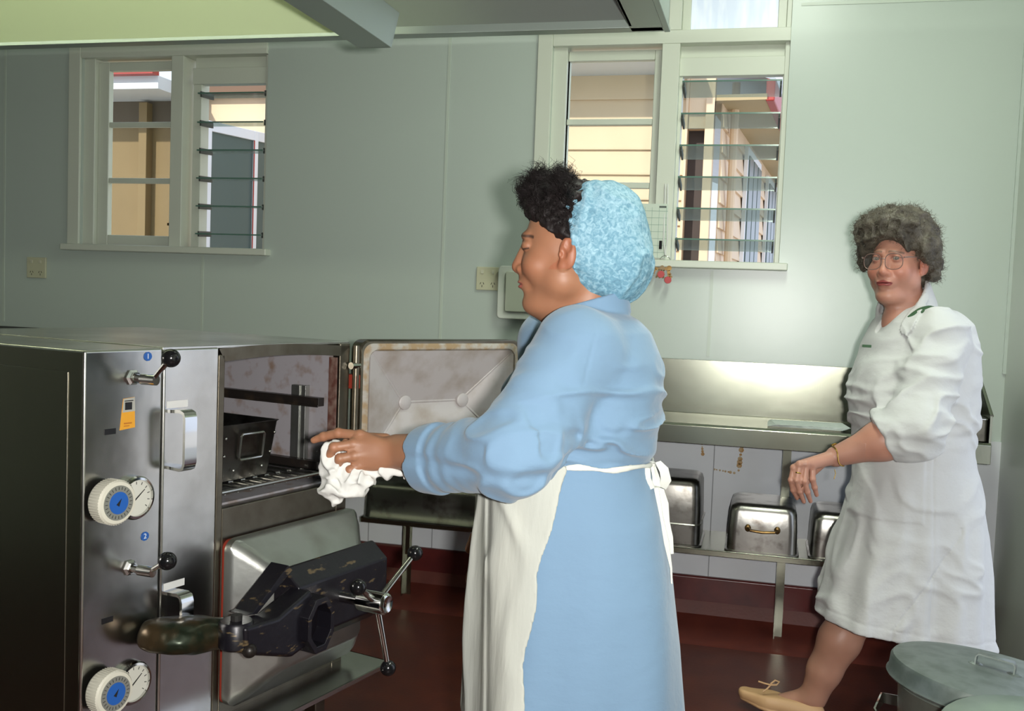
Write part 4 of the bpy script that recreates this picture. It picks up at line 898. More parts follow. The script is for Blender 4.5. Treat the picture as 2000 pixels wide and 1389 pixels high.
def body1(P):
    Q = HL(P, hf1); L = tolocal(P, O1)
    d = head(Q, 1.0, lids=True)
    nk = cone(P, HW((0, -.040, -.06), hf1), toworld((.045, 0, 1.28), O1), .056, .070); d = smin(d, nk, .022)
    d = smin(d, cone(P, HW((0, .030, -.095), hf1), toworld((-.005, 0, 1.31), O1), .035, .04), .025)
    trunk = loft(L, zs1, [(a, b, c-.03, e-.03) for a, b, c, e in tb1], 2.1); trunk = smax(smax(trunk, L[:, 2]-1.30, .03), .60-L[:, 2], .02)
    d = smin(d, trunk, .02)
    d = smin(d, cone(P, SH1, EL1, .05, .05), .02); d = smin(d, cone(P, SH1r, EL1r, .05, .045), .02)
    d = smin(d, hand1(P), .006); d = smin(d, hand1r(P), .006)
    for h_, k_, a_ in LG1:
        d = smin(d, smin(cone(P, h_, k_, .075, .055), cone(P, k_, a_, .056, .033), .02), .02)
        d = smin(d, cone(P, a_, a_-RH*.12+np.array([0, 0, -.045]), .035, .025), .02)
    return d
SK1 = (.31, .142, .078)
def col1(P):
    Q = HL(P, hf1); c = headcol(Q, SK1, (.30, .085, .065), (.02, .012, .01), (.015, .008, .008), True)
    far = (np.abs(Q) > .16).any(1); c[far] = SK1
    n = vnoise(P*45, 5)[:, None]*.06+1; return c*n
m_skin1 = mat('skin_brown', SK1, .50, vcol=True, sss=.12, bump=[(350, .12, (1, 1, 1), .0006)], spec=.45)
hc = hf1[0]
WP(sdf_obj('body', body1, [(tuple(hc-.15), tuple(hc+np.array([.15, .15, .17])), .0017),
    (tuple(np.array(WR1)+[-.20, -.12, -.10]), tuple(np.array(WR1)+[.13, .10, .09]), .0020),
    ((-.80, 1.5, 0), (.05, 2.40, 1.27), .0060)], m_skin1, colfn=col1), w1)
# nails
m_nail = mat('nail', (.50, .27, .18), .3)
# shoes
for k, (h_, k_, a_) in enumerate(LG1):
    f = -RH; b = a_+np.array([0, 0, -.045]); hl = b-f*.045; ball = b+f*.12; toe = b+f*.17
    def sh(P, hl=hl, ball=ball, toe=toe):
        d = shoe(P, toe, ball, hl, None, .042); d = smax(d, P[:, 2]-.085, .01); return smax(d, .002-P[:, 2], .002)
    WP(sdf_obj('shoe', sh, [(tuple(b-[.26, .26, .05]), tuple(b+[.26, .26, .08]), .005)], mat('shoe_white_leather', (.6, .6, .58), .5)), w1)
# apron: shell over the front of the dress
m_apron = mat('apron_cotton', (.45, .46, .41), .85, noise=(5, (.40, .42, .385), .35, .65, (1, 1, .3)), bump=[(700, .12, (1, 1, 1), .0006), (20, .35, (2, 2, .4), .008)])
def apron1(P):
    d, L, z = dress1_core(P); u = L[:, 0]
    edge = np.interp(z, [.44, .54, .68, .85, .95, 1.045, 1.07], [-.068, -.072, -.062, -.046, -.026, .004, -.01])
    wob = .004*np.sin(z*38)+.003*vnoise(P*12)
    th = np.arctan2(L[:, 1], -L[:, 0]); pl = .006*np.sin(th*9+z*3)*np.clip((1.05-z)/.3, 0, 1)
    s = np.abs(d-.007+pl-.006*folds(P, (13, 13, 3), 3)-.002*np.exp(-((u+.150+.03*(z-.9))/.004)**2)+.003*np.exp(-((u+.142+.03*(z-.9))/.005)**2))-.0028
    s = smax(s, u-edge+wob, .002)
    topz = 1.050-.28*(u-.004)*(u > -.06)+.0168*(u <= -.06); s = smax(s, z-np.minimum(topz, 1.068), .002)
    return smax(s, .50-z, .002)
WP(sdf_obj('apron', apron1, [((-.95, 1.45, .48), (.12, 2.42, 1.10), .0034)], m_apron), w1)
# waist tie, bow, tails
def tie1(P):
    d, L, z = dress1_core(P); zc = 1.048-.02*np.clip(L[:, 0], 0, .2)+.002*np.sin(L[:, 0]*60)
    s = np.abs(d-.001)-.0028; s = smax(s, np.abs(z-zc)-.0050+.0015*np.sin(L[:, 0]*90+L[:, 1]*50), .002); return smax(s, -.02-L[:, 0], .002)
m_tape = mat('apron_tape', (.60, .61, .56), .85, bump=[(60, .5, (1, 1, 1), .002)])
WP(sdf_obj('waist_tie', tie1, [((-.6, 1.5, .98), (.12, 2.42, 1.10), .0028)], m_tape), w1)
kb = at(1274, 908, 1.965)
def rib(pts, w, nm, side=VH*.3+RH): return WP(MB().ribbon([tuple(p) for p in pts], tuple(side), w, .0012).build(nm, m_tape, smooth=True), w1)
K = lambda x, y, dd=0: at(x, y, 1.965-dd)
rib([K(1272, 906), K(1285, 903, .02), K(1297, 918, .03), K(1301, 938, .03), K(1294, 952, .02), K(1284, 945, .01), K(1276, 925), K(1272, 908)], [.008, .014, .018, .020, .018, .014, .012, .008], 'bow_loop')
rib([K(1272, 906), K(1264, 915, .03), K(1262, 935, .04), K(1272, 955, .04), K(1282, 950, .03), K(1280, 928, .02), K(1273, 910)], [.008, .012, .018, .018, .016, .012, .008], 'bow_loop')
rib([K(1276, 910), K(1288, 950), K(1298, 985, .005), K(1303, 1020, .01), K(1308, 1050, .015), K(1313, 1082, .015)], [.008, .013, .016, .010, .013, .006], 'tie_tail')
rib([K(1274, 912, .02), K(1283, 960, .03), K(1292, 1010, .03), K(1302, 1060, .03), K(1311, 1110, .025), K(1312, 1140, .025)], [.006, .009, .006, .010, .004, .003], 'tie_tail')
WP(MB().sphere(tuple(K(1273, 907)), (.008, .008, .007), 8).build('knot', m_tape, smooth=True), w1)
# hair
m_hair1 = mat('black_hair', (.010, .007, .007), .60, spec=.25, bump=[(120, .5, (1, 1, 1), .002)])
def hair1(P):
    Q = HL(P, hf1); S = sym(Q)
    d = ell(Q, (0, .046, .090), (.062, .040, .044)); d = smin(d, ell(Q, (0, -.02, .06), (.080, .095, .080)), .02)
    d = smin(d, ell(S, (.066, .022, .048), (.017, .030, .040)), .012); d = smin(d, ell(S, (.076, .000, .030), (.010, .020, .024)), .01)
    d = d-.006*vnoise(Q*55, 3)-.004*vnoise(Q*120, 4)
    return smax(d, -(Q[:, 2]-.012-.62*np.clip(Q[:, 1]+.005, 0, 1)+.005*vnoise(Q*70, 9)+.004*vnoise(Q*150, 2)), .010)
ho, hv, hq = sdf_obj('hair', hair1, [(tuple(hc-.16), tuple(hc+np.array([.16, .16, .18])), .003)], m_hair1, ret=True)
hn = None
def surf(fn, V_, n, ok, seed=2):
    g = np.random.default_rng(seed); V_ = V_[ok(V_)]; p = V_[g.integers(0, len(V_), n)].astype(F32); e = .002
    gr = np.stack([fn(p+np.eye(3, dtype=F32)[i]*e)-fn(p-np.eye(3, dtype=F32)[i]*e) for i in range(3)], 1); gr /= np.linalg.norm(gr, axis=1, keepdims=True)+1e-9
    return p, gr, g
def okh(V_): Q = HL(V_.astype(F32), hf1); return (Q[:, 1] > -.01) & (Q[:, 2] > .045)
upw = hf1[1][:, 2]; fw1 = hf1[1][:, 1]; gl_ = np.random.default_rng(11)
p, gr, g = surf(hair1, hv, 60, lambda V_: okh(V_) & (HL(V_.astype(F32), hf1)[:, 2] > .085), 8); VS, QS = [], []
for k in range(len(p)):      # curly locks: a bundle of strands shares one hooked path
    n = 46; Lk = .020+.020*gl_.random(); root = p[k]+gl_.normal(size=(n, 3))*.0045-gr[k]*.006
    dk = gr[k]*.7+upw*.75-fw1*.05*gl_.random()+gl_.normal(size=3)*.30; dk /= np.linalg.norm(dk); hook = np.cross(dk, gl_.normal(size=3)); hook /= np.linalg.norm(hook)
    seg = 9; pts = []; amp = .006+.006*gl_.random(); h2_ = np.cross(dk, hook); tn = 1.0+gl_.random()
    off = gl_.normal(size=(n, 3))*.0022; jl = .75+.5*gl_.random((n, 1)); ph = gl_.random((n, 1))*.9
    for q_ in range(seg+1):
        t = q_/seg; pts.append(root+off*t*1.3+dk*Lk*t*jl+(hook*np.sin(tn*6.28*t*jl+ph)+h2_*(np.cos(tn*6.28*t*jl+ph)-np.cos(ph)))*amp*min(1, t*2.2))
    pts = np.stack(pts, 1); K3 = np.arange(3)*2*np.pi/3; ro_ = (hook[None]*np.cos(K3)[:, None]+h2_[None]*np.sin(K3)[:, None])
    rad = .00065*(1-np.linspace(0, 1, seg+1)**2*.6)
    Vt = (pts[:, :, None, :]+ro_[None, None]*rad[None, :, None, None]).reshape(-1, 3); idx = np.arange(n*(seg+1)*3).reshape(n, seg+1, 3); a_, b_ = idx[:, :-1], idx[:, 1:]
    VS.append(Vt); QS.append(np.stack([a_, np.roll(a_, -1, 2), np.roll(b_, -1, 2), b_], -1).reshape(-1, 4))
p, gr, g = surf(hair1, hv, 2600, lambda V_: (HL(V_.astype(F32), hf1)[:, 1] > -.02) & (HL(V_.astype(F32), hf1)[:, 2] > .03+.6*HL(V_.astype(F32), hf1)[:, 1]), 5)
V2_, Q2_ = strands('s', p-gr*.004, gr*.5-fw1*.35+upw*.35+g.normal(size=p.shape)*.35, .014, m_hair1, w1, r=.0006, curl=.0035, turns=1.4)
VS.append(V2_); QS.append(Q2_); V1_ = None
WP(ho, w1)
ch = quads_obj('hair_curls', VS, QS, m_hair1, None); WP(ch, w1)
# bouffant cap
CC = at(1176, 472, 2.0)
cl = np.array([0.19, 0, .98]); 
def cap1(P):
    q = P-CC.astype(F32); u = q @ RH.astype(F32); v = q @ VH.astype(F32); z = q[:, 2]
    c, s = math.cos(-.22), math.sin(-.22); u2 = u*c-z*s; z2 = u*s+z*c
    r = (np.abs((u2+.006)/.096)**2.3+np.abs(v/.098)**2.3+np.abs(z2/.124)**2.3)**(1/2.3); d = (r-1)*.088
    d = smin(d, ell(np.stack([u, v, z], 1), (.035, 0, -.045), (.062, .08, .072)), .03)
    th = np.arctan2(z, v)
    front = -.078+.008*np.cos(z*12)-.15*z       # opening edge
    e = u-front
    d = d-.0010*np.sin(th*40+2*vnoise(P*25))*np.exp(-(e/.018)**2)-.004*folds(P, (15, 15, 15), 2)-.0035*vnoise(P*22, 8)-.0012*vnoise(P*70, 1)
    d = d-.003*np.exp(-((e-.004)/.0035)**2)
    d = smax(d, -e, .003)
    return d
mcap = mat('cap_nonwoven', (.22, .43, .56), .8, bump=[(160, .5, (1, 1, 1), .002), (40, .3, (1, 1, 1), .004)])
nt = mcap.node_tree; N = nt.nodes.new; L_ = nt.links.new
tc = N('ShaderNodeTexCoord'); n1 = N('ShaderNodeTexNoise'); n1.inputs['Scale'].default_value = 120; n1.inputs['Detail'].default_value = 8; n1.inputs['Distortion'].default_value = .9
n2 = N('ShaderNodeTexNoise'); n2.inputs['Scale'].default_value = 9; n2.inputs['Detail'].default_value = 4
ad = N('ShaderNodeMath'); ad.operation = 'MULTIPLY_ADD'; ad.inputs[1].default_value = .55
cr = N('ShaderNodeValToRGB'); cr.color_ramp.elements[0].position = .40; cr.color_ramp.elements[0].color = (.07, .16, .23, 1); cr.color_ramp.elements[1].position = .95; cr.color_ramp.elements[1].color = (.29, .46, .55, 1)
e_ = cr.color_ramp.elements.new(.68); e_.color = (.13, .28, .37, 1)
L_(tc.outputs['Object'], n1.inputs['Vector']); L_(tc.outputs['Object'], n2.inputs['Vector']); L_(n2.outputs['Fac'], ad.inputs[0]); L_(n1.outputs['Fac'], ad.inputs[2]); L_(ad.outputs[0], cr.inputs['Fac']); L_(cr.outputs['Color'], nt.nodes['Principled BSDF'].inputs['Base Color'])
WP(sdf_obj('hair_cap', cap1, [(tuple(CC-.19), tuple(CC+.19), .0026)], mcap), w1)
# ---------------------------------------------------------------- cloth in her hand
def rag(P):
    A = lambda x, y, dd=0: at(x, y, 1.975+dd)
    d = cone(P, A(646, 885, .012), A(655, 955), .021, .028)
    d = smin(d, cone(P, A(654, 955), A(655, 982), .026, .014), .012)
    d = smin(d, cone(P, A(665, 900, .012), A(690, 940), .024, .032), .014)
    d = smin(d, cone(P, A(690, 945), A(658, 970), .024, .016), .014)
    d = smin(d, cone(P, A(690, 938), A(722, 940), .028, .017), .012)
    d = smin(d, cone(P, A(705, 922, .01), A(748, 918, .005), .020, .014), .010)
    d = smin(d, cone(P, A(745, 917, .005), A(792, 925, .0), .014, .010), .008)
    d = smin(d, cone(P, A(636, 872, .015), A(650, 880, .01), .012, .016), .01)
    return d-.010*folds(P, (30, 30, 16), 6)-.005*folds(P, (50, 50, 40), 9)-.002*vnoise(P*80, 2)+.009
rg_ = sdf_obj('cleaning_cloth', rag, [(tuple(at(700, 930, 1.975)-.16), tuple(at(700, 930, 1.975)+.16), .0022)], mat('cloth_white', (.60, .60, .57), .9, bump=[(500, .3, (1, 1, 1), .001), (40, .4, (1, 1, 1), .004)]))
tag(rg_, 'crumpled white cloth held in the hand of the woman in blue', 'cloth')
# ---------------------------------------------------------------- WOMAN IN WHITE
D2 = 3.15; O2 = frame(1790, D2)
zs2, tb2 = table(O2, D2, [(590, 1745, 1838, .07), (606, 1735, 1868, .11), (630, 1716, 1888, .15), (665, 1698, 1903, .170), (720, 1680, 1908, .18), (775, 1665, 1905, .187), (830, 1672, 1898, .18), (870, 1680, 1897, .172), (905, 1684, 1903, .172),
    (960, 1676, 1915, .185), (1040, 1655, 1928, .195), (1120, 1630, 1937, .20), (1210, 1604, 1944, .205), (1275, 1590, 1948, .208)])
hf2 = headframe(1752, 512, 3.12, 23, 2, -1)
SH2 = at(1832, 662, 3.02); EL2 = at(1788, 838, 2.95); WR2 = at(1632, 892, 3.03); CT2 = at(1733, 852, 2.975)
ha, hb = at(1606, 1207, D2), at(1946, 1268, D2); hua, hub = (ha-O2) @ RH, (hb-O2) @ RH
def hemz(u): return ha[2]+(hb[2]-ha[2])*(u-hua)/(hub-hua)
def dress2_core(P):
    L = tolocal(P, O2); z = L[:, 2]; d = loft(L, zs2, tb2, 2.2)
    th = np.arctan2(L[:, 1]/.19, L[:, 0]/.17); low = np.clip((.88-z)/.5, 0, 1)
    d = d+low*(.010*np.sin(th*4+.5+2*z)+.006*np.sin(th*9+5*z)+.004*np.sin(th*15))
    d = smax(d, z-1.375, .03)
    return d, L, z
def dress2(P):
    d, L, z = dress2_core(P)
    d = smin(d, cone(P, toworld((.01, .05, 1.30), O2), SH2, .055, .075), .03)
    d = smin(d, cone(P, toworld((.01, -.05, 1.30), O2), toworld((.02, -.16, 1.28), O2), .055, .07), .03)
    arm = smin(cone(P, SH2, EL2, .080, .074), cone(P, EL2, CT2, .074, .066), .03)
    ax = (WR2-EL2)/np.linalg.norm(WR2-EL2); tE = (P-CT2.astype(F32)) @ ax.astype(F32)
    arm = arm-.014*folds(P, (13, 13, 20), 21)*.8-.004*vnoise(P*18, 4)
    arm = smax(arm, tE-.004, .006)
    cuff = smax(smax(cone(P, EL2, CT2+ax*.02, .079, .069), tE-.006, .004), -(tE+.048), .006)+.002*vnoise(P*26, 9); arm = smin(arm, cuff, .004)
    arm = smax(arm, -smax(cone(P, CT2-ax*.03, CT2+ax*.08, .058, .058), -(tE+.02), .002), .003)
    armr = smin(cone(P, toworld((.02, -.17, 1.27), O2), toworld((.02, -.22, 1.05), O2), .075, .068), cone(P, toworld((.02, -.22, 1.05), O2), toworld((-.02, -.22, .95), O2), .068, .06), .03)
    d = smin(d, arm, .018); d = smin(d, armr, .02)
    d = smin(d, ell(L, (-.095, .06, 1.13), (.085, .09, .085)), .04)
    d = d-.011*np.exp(-((z-1.05)/.10)**2)*folds(P, (8, 8, 22), 31)-.006*folds(P, (8, 8, 9), 33)+.004*np.exp(-((z-.99)/.010)**2)
    d = d-.005*np.clip((.9-z)/.3, 0, 1)*folds(P, (9, 9, 2.2), 35)
    # pocket patch
    pu0, pu1 = (at(1712, 900, D2-.2)-O2) @ RH, (at(1822, 900, D2-.2)-O2) @ RH; pz1, pz0 = at(1770, 905, D2-.2)[2], at(1770, 1030, D2-.2)[2]
    bx = np.maximum(np.maximum(pu0-L[:, 0], L[:, 0]-pu1), np.maximum(pz0-z, z-pz1-.1*(L[:, 0]-pu1)))
    d = d-.0040*(1/(1+np.exp(np.clip(bx/.0015, -30, 30))))*(L[:, 1] > 0)
    sx = L[:, 0]-((at(1838, 900, D2-.2)-O2) @ RH)+.03*(z-.9); d = d+.0025*np.exp(-(sx/.0035)**2)*(L[:, 1] > 0)*(z < 1.0)
    sx = L[:, 0]-((at(1760, 1240, D2-.2)-O2) @ RH)-.19*np.clip(z-.40, 0, .30)/.30; d = d+.004*np.exp(-(sx/.004)**2)*(L[:, 1] > 0)*(z < .72)
    # placket
    # collar
    nk = cone(P, HW((0, -.045, -.07), hf2), toworld((-.01, .0, 1.27), O2), .066, .098)
    ff = np.array([-RH[0]*.70+VH[0]*.35, -RH[1]*.70+VH[1]*.35, .62], F32); pl = (P-HW((0, -.02, -.150), hf2).astype(F32)) @ (ff/np.linalg.norm(ff))
    col = smax(np.abs(nk-.007)-.006, pl-.020, .004); col = smax(col, -.055-pl, .004)
    d = smin(d, col, .004)
    # open V neck
    vv = smax(nk+.004, -(pl+.012), .004); d = smax(d, -vv, .004)
    La, Lb = tolocal(np.array([at(1754, 592, 3.02), at(1741, 652, 3.0)], F32), O2); L2 = L.copy(); L2[:, 1] = 0; La[1] = Lb[1] = 0
    d = smax(d, -smax(cone(L2, La, Lb, .038, .003), .03-L[:, 1], .003), .003)
    lp = smax(np.abs(d-.004)-.0035, cone(P, at(1812, 578, 3.06), at(1748, 662, 2.99), .018, .026), .003); d = smin(d, lp, .002)
    lp = smax(np.abs(d-.004)-.0035, cone(P, at(1700, 615, 3.08), at(1735, 668, 3.0), .012, .020), .003); d = smin(d, lp, .002)
    hz = hemz(L[:, 0]); hemband = np.abs(z-hz-.035); d = d+.0016*np.exp(-(hemband/.003)**2)
    inner = smax(d+.008, z-.62, .01); d = smax(d, -inner, .003)
    return smax(d, hz-z, .003)
m_white_d = mat('white_cotton', (.52, .53, .52), .8, sheen=.2, bump=[(700, .12, (1, 1, 1), .0006), (30, .35, (1, 1, 1.4), .007), (10, .3, (1, 1, .8), .014)])
w2 = empty('person', tuple(O2), 0, 'grey haired woman with glasses in a white uniform dress, walking past the bench', 'person')
WP(sdf_obj('dress', dress2, [((.05, 2.85, .28), (.92, 3.72, 1.45), .0042)], m_white_d), w2)
KN2 = [at(1551, 914, 3.005), at(1562, 907, 2.995), at(1575, 906, 2.993), at(1587, 910, 3.0)]
FI2 = [[KN2[0], at(1545, 938, 3.0), at(1549, 957, 3.012), at(1557, 973, 3.025)],
       [KN2[1], at(1556, 938, 2.99), at(1562, 960, 3.002), at(1570, 980, 3.02)],
       [KN2[2], at(1571, 940, 2.988), at(1577, 961, 3.0), at(1583, 979, 3.018)],
       [KN2[3], at(1587, 936, 2.994), at(1591, 952, 3.003), at(1595, 967, 3.018)]]
TH2 = [at(1606, 903, 3.05), at(1585, 925, 3.07), at(1570, 948, 3.075), at(1562, 966, 3.07)]
LEGF = [at(1740, 1060, 3.26), at(1665, 1205, 3.27), at(1640, 1250, 3.28), at(1610, 1310, 3.30), at(1588, 1362, 3.32)]
LEGB = [at(1830, 1060, 3.15), at(1855, 1200, 3.13), at(1868, 1250, 3.12), at(1888, 1320, 3.10), at(1898, 1385, 3.12)]
def body2(P):
    Q = HL(P, hf2); L = tolocal(P, O2)
    d = head(Q, .45)
    d = smin(d, cone(P, HW((0, -.035, -.06), hf2), toworld((-.02, .02, 1.30), O2), .054, .068), .02)
    d = smin(d, cone(P, HW((0, .02, -.09), hf2), toworld((-.035, .03, 1.33), O2), .034, .045), .025)
    d = smin(d, ell(P, at(1754, 630, 3.115), (.050, .050, .065)), .010)
    tr = loft(L, zs2, [(a, b, c-.035, e-.035) for a, b, c, e in tb2], 2.1); tr = smax(smax(tr, L[:, 2]-1.31, .03), .60-L[:, 2], .02); d = smin(d, tr, .02)
    d = smin(d, cone(P, SH2, EL2, .05, .055), .02)
    fa = smin(cone(P, EL2, EL2*.6+WR2*.4, .056, .058), cone(P, EL2*.6+WR2*.4, WR2, .056, .031), .03); d = smin(d, fa, .02)
    d = handsdf(P, d, WR2, KN2, FI2, TH2, .0086)
    er, wr = toworld((.02, -.22, 1.05), O2), toworld((-.02, -.23, .84), O2); d = smin(d, cone(P, er, wr, .05, .030), .02)
    kn = [wr+np.array([0, 0, -.08])+RH*(.03-.02*i) for i in range(4)]
    d = handsdf(P, d, wr, kn, [[k, k+np.array([0, 0, -.04]), k+np.array([0, 0, -.07])+VH*.012] for k in kn], [wr-RH*.02, wr-RH*.045+np.array([0, 0, -.04]), wr-RH*.05+np.array([0, 0, -.07])], .0086)
    for G in (LEGF, LEGB):
        e = cone(P, G[0], G[1], .075, .064)
        for i, (ra, rb) in enumerate(((.064, .067), (.067, .054), (.054, .042))): e = smin(e, cone(P, G[i+1], G[i+2], ra, rb), .02)
        d = smin(d, e, .02)
    d = smin(d, cone(P, LEGF[4], at(1520, 1372, 3.36), .036, .026), .02); d = smin(d, cone(P, LEGB[4], LEGB[4]-RH*.09+np.array([0, 0, -.03]), .034, .026), .02)
    return d
SK2 = (.45, .22, .155)
def col2(P):
    Q = HL(P, hf2); c = headcol(Q, SK2, (.27, .06, .055), (.16, .10, .07), (.05, .03, .025), False)
    far = (np.abs(Q) > .16).any(1); c[far] = SK2; leg = P[:, 2] < .62; c[leg] = (.42, .22, .15)
    n = vnoise(P*40, 5)[:, None]*.07+1; return c*n
m_skin2 = mat('skin_fair', SK2, .45, vcol=True, sss=.12, bump=[(300, .12, (1, 1, 1), .0006)], spec=.45)
hc2 = hf2[0]
WP(sdf_obj('body', body2, [(tuple(hc2-.15), tuple(hc2+.15), .0019), (tuple(at(1585, 930, 3.02)-.10), tuple(at(1585, 930, 3.02)+np.array([.13, .10, .10])), .0021),
    ((-.05, 2.8, 0), (.92, 3.75, 1.32), .0065)], m_skin2, colfn=col2), w2)
# eyes
def disc(c, n, r, nm, m, par, t=.0004): return WP(MB().lathe([(r, 0), (r*.7, t)], tuple(c), tuple(n), 20).build(nm, m), par)
m_eye = mat('eye_white', (.30, .25, .22), .5, spec=.2); m_iris = mat('iris', (.05, .055, .04), .4)
for s in (-1, 1):
    c = HW((s*.031, .0735, .010), hf2); e = WP(MB().sphere(tuple(c), .0128, 14).build('eye', m_eye, smooth=True), w2)
    nrm = CP-c; nrm = nrm/np.linalg.norm(nrm)
    o = MB().lathe([(.0058, 0), (.0035, .0006)], tuple(c+nrm*.0117), tuple(nrm), 20).build('iris', m_iris); o.parent = e; o.matrix_parent_inverse = Matrix.Identity(4)
    o = MB().lathe([(.0026, 0), (.0015, .0004)], tuple(c+nrm*.0123), tuple(nrm), 16).build('pupil', m_rubber); o.parent = e
# hair
m_hair2 = mat('grey_brown_hair', (.045, .037, .026), .6, noise=(30, (.13, .115, .085), .40, .72, (1, 1, 1)), bump=[(110, .8, (1, 1, 1), .004)])
def hair2(P):
    Q = HL(P, hf2); S = sym(Q)
    d = ell(Q, (.012, -.018, .090), (.120, .118, .084))
    d = smin(d, ell(Q, (0, .062, .110), (.088, .042, .036)), .02)
    d = smin(d, ell(S, (.098, -.005, .040), (.028, .050, .048)), .02)
    d = smin(d, ell(Q, (.096, .015, .004), (.018, .022, .024)), .012)
    d = smin(d, ell(Q, (0, -.080, .0), (.075, .045, .075)), .02); d = smin(d, ell(Q, (0, -.070, -.060), (.058, .03, .030)), .02)
    d = smin(d, ell(Q, (-.092, -.050, -.010), (.020, .03, .045)), .012)
    n = vnoise(Q*32, 3); d = d-.008*n-.005*vnoise(Q*70, 6)-.006*folds(Q, (28, 28, 28), 8)
    face = ell(Q, (0, .105, -.02), (.078, .078, .096)); d = smax(d, -face, .008)
    return d
h2, hv2, _ = sdf_obj('hair', hair2, [(tuple(hc2-.17), tuple(hc2+np.array([.17, .17, .21])), .0034)], m_hair2, ret=True); WP(h2, w2)
p, gr, g = surf(hair2, hv2, 3200, lambda V_: (HL(V_.astype(F32), hf2)[:, 2] > -.06), 3)
dr = gr*.55+g.normal(size=p.shape)*.55-hf2[1][:, 1]*.1
m_str2 = mat('grey_hair_strand', (.12, .105, .078), .5)
V1_, Q1_ = strands('s', p-gr*.004, dr, .020, m_str2, w2, r=.0007, curl=.004, turns=1.2, seg=8)
WP(quads_obj('hair_curls', [V1_], [Q1_], m_str2, None), w2)
# glasses
m_fr = mat('glasses_frame', (.20, .13, .11), .3, .2); m_ln = glass('lens', (.95, .93, .92), .05, .02)
def gp(x, y, z): return tuple(HW((x, y, z), hf2))
gl = MB()
for s in (-1, 1):
    pts = []
    for k in range(25):
        a = 2*math.pi*k/24; cx, sz = math.cos(a), math.sin(a)
        x = .0335+.0275*np.sign(cx)*abs(cx)**.8; z = -.000+.0240*np.sign(sz)*abs(sz)**.8; pts.append(gp(s*x, .104-.35*(x-.03)**2*10-.0, z))
    gl.tube(pts, .0013, 6)
gl.tube([gp(-.006, .104, .008), gp(0, .106, .010), gp(.006, .104, .008)], .0014, 6)
for s in (-1, 1): gl.tube([gp(s*.064, .101, .012), gp(s*.072, .090, .013), gp(s*.078, .03, .014), gp(s*.084, -.005, .012)], [.0024, .0024, .0018, .0015], 6)
G_ = WP(gl.build('glasses', m_fr, smooth=True), w2)
for s in (-1, 1):
    ln = MB(); pts = []
    for k in range(24):
        a = 2*math.pi*k/24; cx, sz = math.cos(a), math.sin(a); x = .0335+.0270*np.sign(cx)*abs(cx)**.8; z = -.000+.0235*np.sign(sz)*abs(sz)**.8; pts.append(gp(s*x, .104-.35*(x-.03)**2*10, z))
    ln.bm.faces.new([ln.bm.verts.new(p_) for p_ in pts]); o = ln.build('lens', m_ln); o.parent = G_
# epaulette, badge, watch, bracelet
m_grn = mat('epaulette_green', (.03, .085, .035), .7, bump=[(300, .4, (1, 1, 1), .001)])
def ep(P):
    d, L, z = dress2_core(P); d = smin(d, cone(P, toworld((.01, .05, 1.30), O2), SH2, .055, .075), .03)
    a, b = at(1776, 622, 3.04), at(1816, 602, 3.02); q = cone(P, a, b, .010, .020)
    return smax(np.abs(d-.010)-.012, q, .002)
WP(sdf_obj('epaulette', ep, [(tuple(at(1797, 608, 3.05)-.08), tuple(at(1797, 608, 3.05)+.08), .002)], m_grn), w2)
bp = at(1693, 676, 3.035)
WP(MB().box(-.013, .013, -.004, .004, -.004, .004, Matrix.Translation(bp) @ Matrix.Rotation(YAW-.4, 4, 'Z')).build('name_badge', m_grn, bevel=.001), w2)
m_gold = mat('gold', (.62, .40, .10), .25, 1.)
wc = WR2*.985+EL2*.015+np.array([.004, 0, .002]); wa = Vector(tuple((EL2-WR2)/np.linalg.norm(EL2-WR2)))
wb = wa.cross(Vector((0, 0, 1))).normalized(); wu = wb.cross(wa)
wt_ = MB().tube([Vector(tuple(wc))+wa*.004*math.sin(3*t)+(wb*math.cos(t)+wu*math.sin(t))*.0345 for t in np.linspace(0, 2*math.pi, 33)], .0022, 6).build('wrist_watch', m_gold, smooth=True); WP(wt_, w2)
o = MB().lathe([(.009, 0), (.010, .002), (.008, .0045)], tuple(Vector(tuple(wc))+wu*.032-wb*.010), tuple(wu-wb*.3), 20).build('watch_case', m_gold, smooth=True); o.parent = wt_
o = MB().tube([tuple(at(1630, 917, 2.99)), tuple(at(1632, 925, 2.99)), tuple(at(1629, 936, 2.99))], .0012, 6).build('safety_chain', m_gold); o.parent = wt_
rc = FI2[1][0]*.45+FI2[1][1]*.55; rd = Vector(tuple(FI2[1][1]-FI2[1][0]))
WP(MB().lathe([(.0092, -.002), (.0100, 0), (.0092, .002)], tuple(rc), tuple(rd), 20, cap=False).build('ring', m_gold, smooth=True), w2)
